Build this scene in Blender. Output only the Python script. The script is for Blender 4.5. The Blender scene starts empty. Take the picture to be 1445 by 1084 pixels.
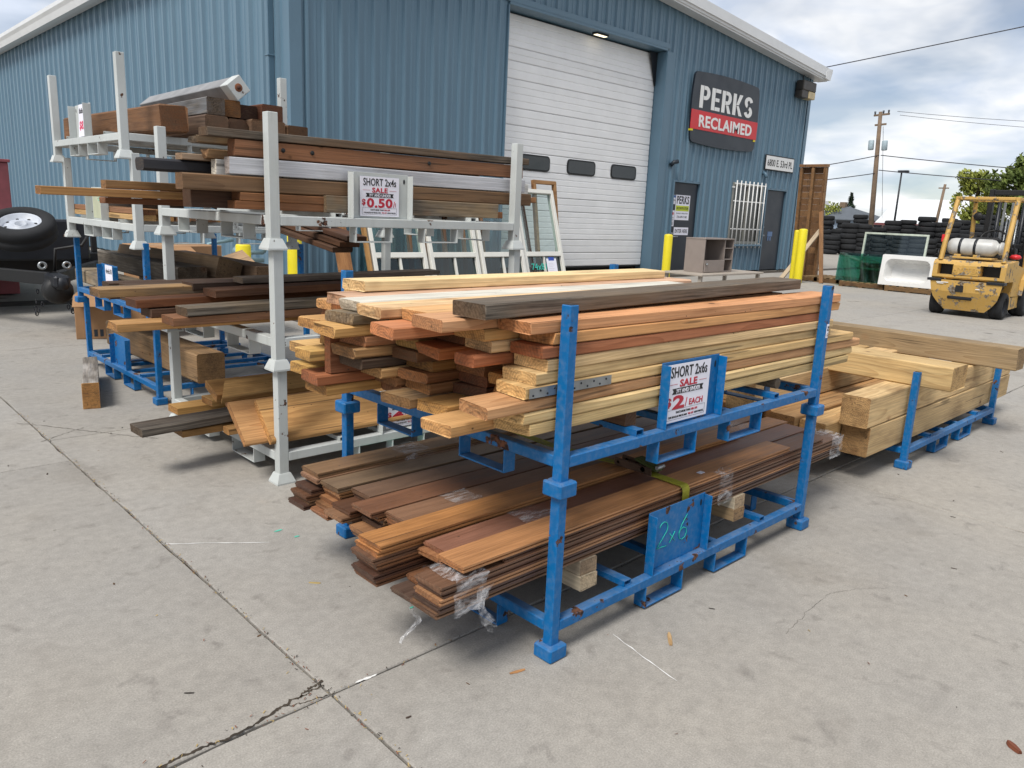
import bpy, math, random
from math import radians, sin, cos, pi, sqrt, atan2
from mathutils import Vector, Matrix, noise
random.seed(7)
S = bpy.context.scene
COL = S.collection
# ------------------------------------------------------------------ camera
YAW, PITCH, ROLL = radians(45.922), radians(-12.5946), radians(2.5104)
fw = Vector((cos(YAW)*cos(PITCH), sin(YAW)*cos(PITCH), sin(PITCH)))
rt = Vector((sin(YAW), -cos(YAW), 0)); up = rt.cross(fw)
r2 = rt*cos(ROLL)+up*sin(ROLL); u2 = -rt*sin(ROLL)+up*cos(ROLL)
cam = bpy.data.cameras.new('camera'); camo = bpy.data.objects.new('camera', cam); COL.objects.link(camo)
camo.matrix_world = Matrix(((r2.x, u2.x, -fw.x, -1.5786), (r2.y, u2.y, -fw.y, -1.4085), (r2.z, u2.z, -fw.z, 1.35), (0, 0, 0, 1)))
cam.sensor_fit = 'HORIZONTAL'; cam.sensor_width = 36; cam.lens = 1083.5/1445*36; cam.clip_end = 3000; cam.clip_start = .05
S.camera = camo
# ------------------------------------------------------------------ sky, sun, exposure
SUN_AZ, SUN_EL = radians(194), radians(54)      # direction towards the sun, azimuth from +X
W = bpy.data.worlds.new('World'); S.world = W; W.use_nodes = True
nt = W.node_tree; nt.nodes.clear()
def wn(t, **k):
    n = nt.nodes.new(t)
    for a, b in k.items(): setattr(n, a, b)
    return n
wl = nt.links.new
out = wn('ShaderNodeOutputWorld'); bg = wn('ShaderNodeBackground'); bg.inputs[1].default_value = .068
sky = wn('ShaderNodeTexSky', sky_type='NISHITA', sun_disc=False, sun_elevation=SUN_EL, sun_rotation=pi/2-SUN_AZ, altitude=1600, air_density=1.0, dust_density=1.2, ozone_density=1.0)
tc = wn('ShaderNodeTexCoord'); sep = wn('ShaderNodeSeparateXYZ'); wl(tc.outputs['Generated'], sep.inputs[0])
za = wn('ShaderNodeMath', operation='ADD'); za.inputs[1].default_value = .22; wl(sep.outputs[2], za.inputs[0])
zm = wn('ShaderNodeMath', operation='MAXIMUM'); zm.inputs[1].default_value = .08; wl(za.outputs[0], zm.inputs[0])
dx = wn('ShaderNodeMath', operation='DIVIDE'); dy = wn('ShaderNodeMath', operation='DIVIDE')
wl(sep.outputs[0], dx.inputs[0]); wl(zm.outputs[0], dx.inputs[1]); wl(sep.outputs[1], dy.inputs[0]); wl(zm.outputs[0], dy.inputs[1])
cb = wn('ShaderNodeCombineXYZ'); wl(dx.outputs[0], cb.inputs[0]); wl(dy.outputs[0], cb.inputs[1])
n1 = wn('ShaderNodeTexNoise'); n1.inputs['Scale'].default_value = 1.15; n1.inputs['Detail'].default_value = 5; n1.inputs['Roughness'].default_value = .5; n1.inputs['Distortion'].default_value = .35
wl(cb.outputs[0], n1.inputs['Vector'])
n2 = wn('ShaderNodeTexNoise'); n2.inputs['Scale'].default_value = 3.1; n2.inputs['Detail'].default_value = 5; n2.inputs['Distortion'].default_value = .5; wl(cb.outputs[0], n2.inputs['Vector'])
cov = wn('ShaderNodeMapRange'); cov.inputs[1].default_value = .40; cov.inputs[2].default_value = .58; cov.inputs[3].default_value = .30; wl(n1.outputs[0], cov.inputs[0])
tone = wn('ShaderNodeValToRGB')
tone.color_ramp.elements[0].position = .33; tone.color_ramp.elements[0].color = (8.8, 9.7, 11.3, 1)
tone.color_ramp.elements[1].position = .62; tone.color_ramp.elements[1].color = (13.2, 13.2, 13.2, 1)
wl(n2.outputs[0], tone.inputs[0])
mx = wn('ShaderNodeMixRGB'); wl(cov.outputs[0], mx.inputs[0]); wl(sky.outputs[0], mx.inputs[1]); wl(tone.outputs[0], mx.inputs[2])
wl(mx.outputs[0], bg.inputs[0]); wl(bg.outputs[0], out.inputs[0])
sl = bpy.data.lights.new('sun', 'SUN'); sl.energy = 3.1; sl.angle = radians(22); sl.color = (1, .955, .89)
so = bpy.data.objects.new('sun', sl); COL.objects.link(so)
sd = Vector((cos(SUN_AZ)*cos(SUN_EL), sin(SUN_AZ)*cos(SUN_EL), sin(SUN_EL)))
so.rotation_euler = sd.to_track_quat('Z', 'Y').to_euler(); so.location = sd*40
S.view_settings.view_transform = 'Standard'; S.view_settings.look = 'None'; S.view_settings.gamma = 1; S.view_settings.exposure = 0.34
S.view_settings.use_curve_mapping = False
S.cycles.adaptive_threshold = .015; S.cycles.max_bounces = 7; S.cycles.diffuse_bounces = 3; S.cycles.glossy_bounces = 3; S.cycles.transparent_max_bounces = 16; S.cycles.caustics_reflective = False; S.cycles.caustics_refractive = False
# ------------------------------------------------------------------ helpers
def s2l(c): return c/12.92 if c <= .04045 else ((c+.055)/1.055)**2.4
def lin(h, k=1.0):
    h = h.lstrip('#'); return tuple(min(1, s2l(int(h[i:i+2], 16)/255)*k) for i in (0, 2, 4))
class MB:
    def __init__(s): s.v = []; s.f = []; s.m = []; s.sm = []
    def add(s, vs, fs, mi=0, smooth=False):
        o = len(s.v); s.v += [tuple(v) for v in vs]
        for f in fs: s.f.append(tuple(o+i for i in f)); s.m.append(mi); s.sm.append(smooth)
        return s
    def box(s, x0, x1, y0, y1, z0, z1, c=0, mi=0, M=None):
        if c <= 0:
            vs = [Vector((x, y, z)) for x in (x0, x1) for y in (y0, y1) for z in (z0, z1)]
            fs = [(0, 1, 3, 2), (4, 6, 7, 5), (0, 4, 5, 1), (2, 3, 7, 6), (0, 2, 6, 4), (1, 5, 7, 3)]
        else:
            A = ((x0, x1), (y0, y1), (z0, z1)); vs = []; ix = {}
            for i in (0, 1):
                for j in (0, 1):
                    for k in (0, 1):
                        sg = (1-2*i, 1-2*j, 1-2*k)
                        for a in range(3):
                            p = [A[0][i], A[1][j], A[2][k]]
                            for b in range(3):
                                if b != a: p[b] += sg[b]*c
                            ix[(i, j, k, a)] = len(vs); vs.append(Vector(p))
            fs = []
            def quad(q): fs.append(tuple(q))
            for a in range(3):
                b, d = [q for q in range(3) if q != a]
                for e in (0, 1):
                    q = []
                    for (m, n) in ((0, 0), (1, 0), (1, 1), (0, 1)):
                        t = [0, 0, 0]; t[a] = e; t[b] = m; t[d] = n; q.append(ix[(*t, a)])
                    quad(q)
                for m in (0, 1):
                    for n in (0, 1):
                        q = []
                        for (e, f) in ((0, b), (1, b), (1, d), (0, d)):
                            t = [0, 0, 0]; t[a] = e; t[b] = m; t[d] = n; q.append(ix[(*t, f)])
                        quad(q)
            for i in (0, 1):
                for j in (0, 1):
                    for k in (0, 1): fs.append(tuple(ix[(i, j, k, a)] for a in range(3)))
            cen = Vector(((x0+x1)/2, (y0+y1)/2, (z0+z1)/2)); g = []
            for f in fs:
                fc = sum((vs[i] for i in f), Vector())/len(f); nn = (vs[f[1]]-vs[f[0]]).cross(vs[f[2]]-vs[f[1]])
                g.append(f if nn.dot(fc-cen) > 0 else f[::-1])
            fs = g
        if M is not None: vs = [M @ v for v in vs]
        return s.add(vs, fs, mi)
    def tube(s, pts, r, n=8, mi=0, cap=True, smooth=True):
        pts = [Vector(p) for p in pts]; R = r if isinstance(r, (list, tuple)) else [r]*len(pts); vs = []; fs = []
        pu = None
        for i, p in enumerate(pts):
            d = (pts[min(i+1, len(pts)-1)]-pts[max(i-1, 0)]).normalized()
            a = d.orthogonal().normalized() if pu is None else (pu-d*pu.dot(d)).normalized()
            pu = a; b = d.cross(a)
            for k in range(n): t = 2*pi*k/n; vs.append(p+(a*cos(t)+b*sin(t))*R[i])
        for i in range(len(pts)-1):
            for k in range(n): fs.append((i*n+k, i*n+(k+1) % n, (i+1)*n+(k+1) % n, (i+1)*n+k))
        s.add(vs, fs, mi, smooth)
        if cap:
            o = len(s.v)-len(vs); s.f.append(tuple(o+k for k in range(n))[::-1]); s.m.append(mi); s.sm.append(False)
            s.f.append(tuple(o+(len(pts)-1)*n+k for k in range(n))); s.m.append(mi); s.sm.append(False)
        return s
    def lathe(s, prof, n=24, mi=0, M=None, smooth=True):      # prof of (r,z), spun about Z
        vs = []; fs = []
        for r, z in prof:
            for k in range(n): t = 2*pi*k/n; vs.append(Vector((r*cos(t), r*sin(t), z)))
        for i in range(len(prof)-1):
            for k in range(n): fs.append((i*n+k, i*n+(k+1) % n, (i+1)*n+(k+1) % n, (i+1)*n+k))
        if M is not None: vs = [M @ v for v in vs]
        return s.add(vs, fs, mi, smooth)
    def prism(s, poly, y0, y1, axis='y', mi=0, M=None):       # poly in the two other axes, extruded along axis
        def P(a, b, h): return Vector((a, h, b)) if axis == 'y' else (Vector((h, a, b)) if axis == 'x' else Vector((a, b, h)))
        n = len(poly); vs = [P(a, b, y0) for a, b in poly]+[P(a, b, y1) for a, b in poly]
        fs = [tuple(range(n)), tuple(range(2*n-1, n-1, -1))]+[(i, n+i, n+(i+1) % n, (i+1) % n) for i in range(n)]
        if M is not None: vs = [M @ v for v in vs]
        return s.add(vs, fs, mi)
    def mesh(s, name, mats):
        me = bpy.data.meshes.new(name); me.from_pydata(s.v, [], s.f)
        for m in (mats if isinstance(mats, (list, tuple)) else [mats]): me.materials.append(m)
        me.polygons.foreach_set('material_index', s.m); me.polygons.foreach_set('use_smooth', s.sm); me.update()
        return me
    def build(s, name, mats, parent=None, M=None): return obj(name, s.mesh(name, mats), parent, M)
def obj(name, me, parent=None, M=None):
    o = bpy.data.objects.new(name, me); COL.objects.link(o)
    if parent is not None: o.parent = parent
    if M is not None: o.matrix_basis = M
    return o
def T(x, y, z): return Matrix.Translation((x, y, z))
def RZ(a): return Matrix.Rotation(a, 4, 'Z')
def RX(a): return Matrix.Rotation(a, 4, 'X')
def RY(a): return Matrix.Rotation(a, 4, 'Y')
def tag(o, label, cat=None, group=None, kind=None):
    if label: o['label'] = label
    if cat: o['category'] = cat
    if group: o['group'] = group
    if kind: o['kind'] = kind
    return o
def thing(name, label, cat, M=None, group=None):
    o = bpy.data.objects.new(name, None); o.empty_display_size = .1; COL.objects.link(o)
    if M is not None: o.matrix_basis = M
    return tag(o, label, cat, group)
# ------------------------------------------------------------------ materials
class NT:
    def __init__(s, name):
        s.m = bpy.data.materials.new(name); s.m.use_nodes = True; s.t = s.m.node_tree; s.b = s.t.nodes['Principled BSDF']
    def n(s, typ, **k):
        n = s.t.nodes.new('ShaderNode'+typ)
        for a, b in k.items():
            if a.startswith('i_'):
                key = a[2:]; key = int(key) if key.isdigit() else key.replace('_', ' ')
                s.set(n.inputs[key], b)
            else: setattr(n, a, b)
        return n
    def set(s, inp, v):
        if hasattr(v, 'is_output'): s.t.links.new(v, inp)
        elif hasattr(v, 'outputs'): s.t.links.new(v.outputs[0], inp)
        else:
            if isinstance(v, tuple) and len(v) == 3 and len(getattr(inp, 'default_value', (0,)*3)) == 4: v = (*v, 1)
            inp.default_value = v
    def math(s, op, a, b=0.0, c=None):
        n = s.n('Math', operation=op); s.set(n.inputs[0], a); s.set(n.inputs[1], b)
        if c is not None: s.set(n.inputs[2], c)
        return n.outputs[0]
    def vmath(s, op, a, b=(0, 0, 0)):
        n = s.n('VectorMath', operation=op); s.set(n.inputs[0], a); s.set(n.inputs[1], b); return n.outputs[0]
    def mix(s, f, a, b, mode='MIX'):
        n = s.n('MixRGB', blend_type=mode); s.set(n.inputs[0], f); s.set(n.inputs[1], a); s.set(n.inputs[2], b); return n.outputs[0]
    def noise(s, vec, scale, detail=4, rough=.55, dist=0):
        n = s.n('TexNoise'); s.set(n.inputs['Vector'], vec)
        n.inputs['Scale'].default_value = scale; n.inputs['Detail'].default_value = detail; n.inputs['Roughness'].default_value = rough; n.inputs['Distortion'].default_value = dist
        return n.outputs[0]
    def rng(s, v, a, b, c=0.0, d=1.0):
        n = s.n('MapRange'); s.set(n.inputs[0], v)
        for i, q in enumerate((a, b, c, d)): n.inputs[i+1].default_value = q
        return n.outputs[0]
    def bump(s, h, st=.2, d=.01):
        n = s.n('Bump'); s.set(n.inputs['Height'], h); n.inputs['Strength'].default_value = st; n.inputs['Distance'].default_value = d
        s.t.links.new(n.outputs[0], s.b.inputs['Normal'])
    def fin(s, col=None, rough=None, metal=None, spec=None):
        if col is not None: s.set(s.b.inputs['Base Color'], col)
        if rough is not None: s.set(s.b.inputs['Roughness'], rough)
        if metal is not None: s.set(s.b.inputs['Metallic'], metal)
        if spec is not None: s.set(s.b.inputs['Specular IOR Level'], spec)
        return s.m
def objvec(N, k=31.0):
    tc = N.n('TexCoord'); oi = N.n('ObjectInfo')
    r = N.math('MULTIPLY', oi.outputs['Random'], k); cb = N.n('CombineXYZ'); N.set(cb.inputs[0], r); N.set(cb.inputs[1], N.math('MULTIPLY', r, .37)); N.set(cb.inputs[2], N.math('MULTIPLY', r, .71))
    return N.vmath('ADD', tc.outputs['Object'], cb.outputs[0]), tc, oi
def plain(name, h, rough=.5, metal=0, k=1.0, var=.18, scale=9, spec=.5, bump=0):
    N = NT(name); v, tc, oi = objvec(N); c = lin(h, k)
    a = N.noise(v, scale, 5); b = N.noise(v, scale*.21, 3)
    f = N.math('MULTIPLY', N.rng(a, .3, .7, 1-var, 1+var*.6), N.rng(b, .3, .7, 1-var, 1+var*.5))
    if bump: N.bump(N.noise(v, scale*6, 4), bump, .004)
    cm = N.n('CombineXYZ'); [N.set(cm.inputs[i], f) for i in range(3)]
    return N.fin(N.mix(1, c, cm.outputs[0], 'MULTIPLY'), N.rng(a, .3, .7, max(.05, rough-.08), min(1, rough+.08)), metal, spec)
def wood(name, grey=0.0, knots=.5, rough=.78, stain=.35, ring=.5, gloss=.3, sat=.98):
    N = NT(name); tc = N.n('TexCoord'); oi = N.n('ObjectInfo'); rnd = oi.outputs['Random']
    def fr(k): return N.math('FRACT', N.math('MULTIPLY', rnd, k))
    off = N.n('CombineXYZ'); N.set(off.inputs[0], N.math('MULTIPLY', rnd, 57.0)); N.set(off.inputs[1], N.math('MULTIPLY', fr(13.7), 3.0)); N.set(off.inputs[2], N.math('MULTIPLY', fr(7.3), 5.0))
    P = tc.outputs['Object']; Q = N.vmath('ADD', P, off.outputs[0])
    warp = N.noise(N.vmath('MULTIPLY', Q, (1.6, 5, 5)), 1, 1)
    fib = N.noise(N.vmath('MULTIPLY', Q, (3.2, 110, 110)), 1, 4, .66)
    blot = N.noise(N.vmath('MULTIPLY', Q, (2.3, 9, 9)), 1, 3, .6)
    big = N.noise(N.vmath('MULTIPLY', Q, (.7, 3, 3)), 1, 2)
    sp = N.n('SeparateXYZ'); N.set(sp.inputs[0], P)
    w = N.math('MULTIPLY', N.math('SUBTRACT', warp, .5), .055)
    yy = N.math('ADD', N.math('ADD', sp.outputs[1], N.rng(fr(3.1), 0, 1, -.09, .09)), w)
    zz = N.math('ADD', N.math('ADD', sp.outputs[2], N.rng(fr(5.9), 0, 1, .02, .075)), w)
    r = N.math('SQRT', N.math('ADD', N.math('MULTIPLY', yy, yy), N.math('MULTIPLY', zz, zz)))
    rg = N.math('FRACT', N.math('MULTIPLY', r, N.rng(fr(9.7), 0, 1, 60, 130)))
    rg = N.math('POWER', rg, 2.2)
    hs = N.n('HueSaturation'); hs.inputs['Saturation'].default_value = sat; N.set(hs.inputs['Color'], oi.outputs['Color']); base = hs.outputs[0]
    # late wood darker
    c = N.mix(N.math('MULTIPLY', rg, ring), base, N.mix(1, base, (.72, .65, .59), 'MULTIPLY'))
    v = N.math('MULTIPLY', N.rng(fib, .28, .72, .72, 1.22), N.rng(big, .3, .7, .86, 1.14))
    vc = N.n('CombineXYZ'); [N.set(vc.inputs[i], v) for i in range(3)]
    c = N.mix(1, c, vc.outputs[0], 'MULTIPLY')
    if stain: c = N.mix(N.math('MULTIPLY', N.rng(blot, .52, .72), stain), c, N.mix(1, c, (.50, .44, .40), 'MULTIPLY'))
    wthr = N.math('MULTIPLY', N.rng(blot, .40, .66), N.math('MULTIPLY', N.math('POWER', fr(17.3), 2.0), .62))
    c = N.mix(wthr, c, N.mix(1, c, (.50, .47, .46), 'MULTIPLY'))
    vq = N.n('TexVoronoi', feature='F1'); N.set(vq.inputs['Vector'], N.vmath('MULTIPLY', Q, (24, 34, 34))); vq.inputs['Scale'].default_value = 1
    c = N.mix(N.math('MULTIPLY', N.math('MULTIPLY', N.rng(vq.outputs['Distance'], .13, .07), N.rng(N.n('SeparateColor', i_0=vq.outputs['Color']).outputs[1], .90, .91)), .8), c, (.03, .022, .016))
    if grey:
        g = N.mix(N.rng(fib, .35, .65), (.035, .030, .026), (.20, .175, .145))
        c = N.mix(N.math('MULTIPLY', N.rng(blot, .38, .6), grey), c, g)
    if knots:
        vo = N.n('TexVoronoi', feature='F1'); N.set(vo.inputs['Vector'], N.vmath('MULTIPLY', Q, (5.6, 7.5, 7.5))); vo.inputs['Scale'].default_value = 1
        vs = N.n('SeparateColor'); N.set(vs.inputs[0], vo.outputs['Color'])
        on = N.rng(vs.outputs[0], .74, .75)
        dist = N.math('ADD', vo.outputs['Distance'], N.math('MULTIPLY', N.math('SUBTRACT', fib, .5), .05))
        kn = N.math('MULTIPLY', N.rng(dist, .095, .06), on); halo = N.math('MULTIPLY', N.rng(dist, .26, .09), on)
        c = N.mix(N.math('MULTIPLY', halo, .5*knots), c, (.24, .11, .045)); c = N.mix(N.math('MULTIPLY', kn, knots), c, (.055, .026, .012))
    # checks: dark drying cracks along the grain, denser near the end faces
    nz = N.n('SeparateXYZ'); N.set(nz.inputs[0], tc.outputs['Normal'])
    endf = N.rng(N.math('ABSOLUTE', nz.outputs[0]), .75, .9)
    ck = N.noise(N.vmath('MULTIPLY', Q, (1.5, 55, 40)), 1, 1, .5)
    c = N.mix(N.math('MULTIPLY', N.rng(ck, .70, .73), .55), c, (.03, .02, .012))
    saw = N.noise(N.vmath('MULTIPLY', Q, (40, 26, 160)), 1, 2)
    ec = N.mix(1, c, N.mix(N.rng(fr(21.3), .2, .8), (1.05, .98, .88), (.70, .60, .52)), 'MULTIPLY')
    ec = N.mix(N.rng(saw, .48, .70, 0, .55), ec, (.09, .06, .035))
    rdl = N.math('FRACT', N.math('MULTIPLY', N.math('ARCTAN2', yy, zz), 5.0)); ec = N.mix(N.math('MULTIPLY', N.rng(rdl, .05, .02), N.rng(saw, .4, .6)), ec, (.03, .02, .012)); ec = N.mix(N.math('MULTIPLY', rg, .35), ec, N.mix(1, ec, (.55, .45, .36), 'MULTIPLY'))
    c = N.mix(endf, c, ec)
    N.bump(N.math('ADD', N.math('MULTIPLY', fib, .7), N.math('MULTIPLY', rg, .25)), .28, .003)
    return N.fin(c, N.rng(fib, .3, .7, rough-.06, rough+.1), 0, gloss)
def painted(name, h, k=1.0, rough=.42, rust=.62, dirt=.3, rustcol=('#6e4a36', '#2e2320'), scale=1.0):
    N = NT(name); v, tc, oi = objvec(N); c = lin(h, k)
    ge = N.n('NewGeometry')
    a = N.noise(v, 11*scale, 6, .6); b = N.noise(v, 2.1, 4); f = N.noise(v, 55*scale, 4)
    col = N.mix(N.rng(b, .35, .7, 0, dirt), c, N.mix(1, c, (.62, .62, .60), 'MULTIPLY'))
    nn = N.n('SeparateXYZ'); N.set(nn.inputs[0], ge.outputs['Normal']); upf = N.rng(nn.outputs[2], .6, .9)
    pale_mix = N.math('ADD', N.math('MULTIPLY', N.rng(f, .45, .7), .10), N.math('MULTIPLY', upf, N.rng(a, .35, .7, .02, .24))); col = N.mix(pale_mix, col, (.42, .40, .36))  # beige mixed in by fine noise, more of it on upward faces
    st = N.noise(N.vmath('MULTIPLY', v, (26, 26, 2.2)), 1, 4); col = N.mix(N.rng(st, .56, .74, 0, .22), col, N.mix(1, col, (.45, .42, .40), 'MULTIPLY'))
    mask = N.rng(N.math('ADD', a, N.math('MULTIPLY', N.math('SUBTRACT', f, .5), .12)), rust, rust+.018)
    rc = N.mix(N.rng(f, .4, .6), lin(rustcol[0]), lin(rustcol[1]))
    col = N.mix(mask, col, rc)
    N.bump(N.math('SUBTRACT', N.math('MULTIPLY', f, .25), mask), .22, .002)
    return N.fin(col, N.math('ADD', N.rng(a, .3, .7, rough-.06, rough+.1), N.math('MULTIPLY', mask, .35)), 0, .32)
def concrete(name, h='#a39b90', k=1.0, seed=0):
    N = NT(name); ge = N.n('NewGeometry'); P = ge.outputs['Position']; oi = N.n('ObjectInfo')
    Q = N.vmath('ADD', P, (seed, seed*.7, 0))
    a = N.noise(Q, .55, 3, .6); b = N.noise(Q, 3.1, 5, .62, .3); c_ = N.noise(Q, 24, 3, .65); d = N.noise(Q, 190, 2, .7); e = N.noise(Q, 9, 3, .6, .4)
    sp = N.n('TexVoronoi', feature='F1'); N.set(sp.inputs['Vector'], Q); sp.inputs['Scale'].default_value = 60
    base = lin(h, k)
    col = N.mix(N.rng(a, .35, .68), base, N.mix(1, base, (1.10, 1.07, 1.02), 'MULTIPLY'))
    col = N.mix(N.rng(b, .50, .78, 0, .45), col, N.mix(1, base, (.74, .725, .71), 'MULTIPLY'))
    col = N.mix(N.rng(e, .60, .74, 0, .6), col, N.mix(1, base, (.60, .575, .56), 'MULTIPLY'))
    g1 = N.noise(Q, 1.15, 4, .62, 1.2); col = N.mix(N.rng(g1, .58, .70, 0, .42), col, N.mix(1, col, (.70, .68, .66), 'MULTIPLY')); col = N.mix(N.rng(g1, .40, .30, 0, .35), col, N.mix(1, col, (1.12, 1.11, 1.08), 'MULTIPLY'))
    col = N.mix(N.rng(b, .34, .22, 0, .30), col, N.mix(1, base, (1.22, 1.08, .93), 'MULTIPLY'))
    v = N.math('MULTIPLY', N.rng(c_, .3, .7, .90, 1.09), N.rng(d, .25, .75, .76, 1.20)); v = N.math('MULTIPLY', v, N.rng(oi.outputs['Random'], 0, 1, .94, 1.05))
    vc = N.n('CombineXYZ'); [N.set(vc.inputs[i], v) for i in range(3)]
    col = N.mix(1, col, vc.outputs[0], 'MULTIPLY')
    st = N.n('TexVoronoi', feature='F1'); N.set(st.inputs['Vector'], N.vmath('ADD', Q, N.vmath('MULTIPLY', N.n('TexNoise', i_Vector=Q, i_Scale=6.0).outputs['Color'], (.1, .1, 0)))); st.inputs['Scale'].default_value = 1.6
    ss = N.n('SeparateColor'); N.set(ss.inputs[0], st.outputs['Color'])
    spot = N.math('MULTIPLY', N.rng(st.outputs['Distance'], .13, .05), N.rng(ss.outputs[0], .6, .62))
    col = N.mix(N.math('MULTIPLY', spot, .55), col, (.06, .055, .05))
    fl = N.math('MULTIPLY', N.rng(sp.outputs['Distance'], .10, .05), N.rng(N.n('SeparateColor', i_0=sp.outputs['Color']).outputs[0], .86, .88))
    col = N.mix(N.math('MULTIPLY', fl, .6), col, (.62, .60, .56))
    N.bump(N.math('ADD', N.math('MULTIPLY', d, .5), c_), .22, .004)
    return N.fin(col, .86, 0, .3)
def emit(name, h, st):
    N = NT(name); N.b.inputs['Emission Color'].default_value = (*lin(h), 1); N.b.inputs['Emission Strength'].default_value = st; return N.fin(lin(h))
def glass(name, tint, alpha_mix=.6, rough=.02):
    N = NT(name); t = N.t; t.nodes.remove(N.b)
    gl = N.n('BsdfGlossy'); gl.inputs['Roughness'].default_value = rough; gl.inputs[0].default_value = (1, 1, 1, 1)
    tr = N.n('BsdfTransparent'); tr.inputs[0].default_value = (*tint, 1)
    fr = N.n('LayerWeight'); fr.inputs[0].default_value = .5; fz = N.math('POWER', fr.outputs['Facing'], 4.0)
    mx = N.n('MixShader'); N.set(mx.inputs[0], N.rng(fz, 0, 1, alpha_mix, .9)); t.links.new(tr.outputs[0], mx.inputs[1]); t.links.new(gl.outputs[0], mx.inputs[2])
    t.links.new(mx.outputs[0], t.nodes['Material Output'].inputs[0]); return N.m
M_FRESH = wood('fresh_wood', 0, .95, .74, .6, .75)
M_BROWN = wood('brown_wood', .16, .6, .76, .5, .7)
M_PLANK = wood('plank_wood', .05, .15, .5, .45, .5, .5, 1.0)
M_GREYW = wood('weathered_wood', .75, .5, .86, .5, .5, .2)
M_PAINTW = wood('painted_wood', .10, .12, .6, .18, .06, .4)
M_BLUE = painted('blue_rack_paint', '#0068a8', .88, .44, .632, .34)
M_WHITE = painted('white_rack_paint', '#c3c8c7', .95, .45, .65, .42)
N = NT('blue_grey_siding'); ge = N.n('NewGeometry'); P_ = ge.outputs['Position']
w1 = N.noise(N.vmath('MULTIPLY', P_, (2.6, 2.6, .16)), 1, 4, .6); w2 = N.noise(P_, .5, 3); w3 = N.noise(N.vmath('MULTIPLY', P_, (14, 14, .7)), 1, 3)
cw_ = lin('#5e7b8e', .92); cw_ = N.mix(N.rng(w1, .35, .7, 0, .6), cw_, N.mix(1, cw_, (1.14, 1.10, 1.06), 'MULTIPLY')); cw_ = N.mix(N.rng(w3, .52, .75, 0, .35), cw_, N.mix(1, cw_, (.74, .75, .76), 'MULTIPLY')); cw_ = N.mix(N.rng(w2, .4, .7, 0, .4), cw_, N.mix(1, cw_, (.88, .89, .90), 'MULTIPLY'))
N.bump(w2, .12, .06); M_WALL = N.fin(cw_, N.rng(w1, .3, .7, .32, .5), 0, .5)
M_TRIM = plain('blue_grey_trim', '#5e7b8e', .42, 0, .88, .06, 2, .5)
M_WTRIM = plain('white_metal_trim', '#dfe1e2', .4, 0, .9, .05, 3)
M_DOORW = plain('white_door_paint', '#ececec', .42, 0, .97, .05, 2.5)
M_BLACK = plain('black_paint', '#0f1012', .6, 0, 1, .15)
M_DKMET = plain('dark_steel', '#22252b', .45, .3, 1, .2)
M_STEEL = plain('bare_steel', '#9fa3a5', .38, .8, 1, .2, 20)
M_RUBBER = plain('tyre_rubber', '#242527', .85, 0, 1.1, .25, 14, .3)
M_YEL = painted('yellow_bollard_paint', '#e0cf1f', .95, .45, .72, .2)
M_FORK = painted('yellow_machine_paint', '#c8a055', .92, .55, .56, .35, ('#5c4a33', '#8a8378'), .6)
M_PAPER = plain('white_paper', '#e9e9f4', .55, 0, .92, .02, 3)
M_INK = plain('black_ink', '#141416', .6, 0, 1, .03)
M_RED = plain('red_ink', '#b01c34', .55, 0, 1, .05)
M_SRED = plain('red_sign_band', '#c9252b', .42, 0, 1, .06, 3)
M_SIGN = plain('dark_sign_board', '#1e2630', .42, 0, 1, .1, 3)
M_LETT = plain('white_letters', '#e8e8e6', .45, 0, .95, .05, 4)
M_TEAL = plain('teal_marker', '#27b9a6', .6, 0, 1, .15, 30)
M_TEALP = plain('teal_paint_spill', '#63c7b0', .55, 0, .95, .22, 14)
M_CARD = plain('cardboard', '#a07a56', .85, 0, .95, .15, 6)
M_TAUPE = plain('taupe_laminate', '#8b8079', .5, 0, .95, .07, 6)
M_CARDL = plain('pale_laminate', '#a89e92', .55, 0, .95, .07, 6)
M_VINYL = plain('white_vinyl', '#dcdbd3', .4, 0, .92, .05, 4)
M_TUB = plain('white_fibreglass', '#dddddb', .25, 0, .95, .04, 2)
M_GLASSD = glass('dark_window_glass', (.42, .52, .54), .05)
M_GLASS = glass('clear_glass', (.86, .93, .92), .04)
M_GLASSG = glass('green_glass', (.72, .88, .84), .05)
M_BLKG = plain('black_window', '#262b2d', .12, 0, 1, .1, 3, .6)
M_FILM = None
N = NT('stretch_film'); v_, _, _ = objvec(N); wr = N.noise(N.vmath('MULTIPLY', v_, (14, 60, 30)), 1, 5, .6, .6)
N.bump(wr, .9, .008); N.b.inputs['Alpha'].default_value = 1; N.set(N.b.inputs['Alpha'], N.rng(wr, .44, .70, .03, .46)); M_FILM = N.fin((.86, .87, .9), .1, 0, .9)
M_CONC = concrete('yard_concrete', '#999691', .93)
M_CONCF = concrete('far_concrete', '#9b9790', .88, 40)
M_DIRT = plain('joint_dirt', '#4a4034', .95, 0, .8, .5, 40)
M_STRAP = plain('yellow_green_strap', '#a3a026', .7, 0, .9, .35, 30)
M_BARK = plain('pole_wood', '#7d6a58', .9, 0, .9, .25, 3)
M_ROOFW = plain('white_roof', '#d9dcde', .5, 0, .95, .05, .6)
M_MAROON = plain('maroon_paint', '#6b3b3c', .6, 0, 1, .15, 2)
M_ROOFD = plain('slate_roof', '#565c63', .8, 0, 1, .12, 2)
M_HOUSE = plain('blue_house_siding', '#8fa0b3', .7, 0, .9, .08, 2)
M_GALV = plain('galvanised_pipe', '#7f9aa2', .5, .2, .9, .2, 8)
M_WIRE = plain('cable_black', '#2b2b33', .6, 0, 1, .05)
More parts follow.
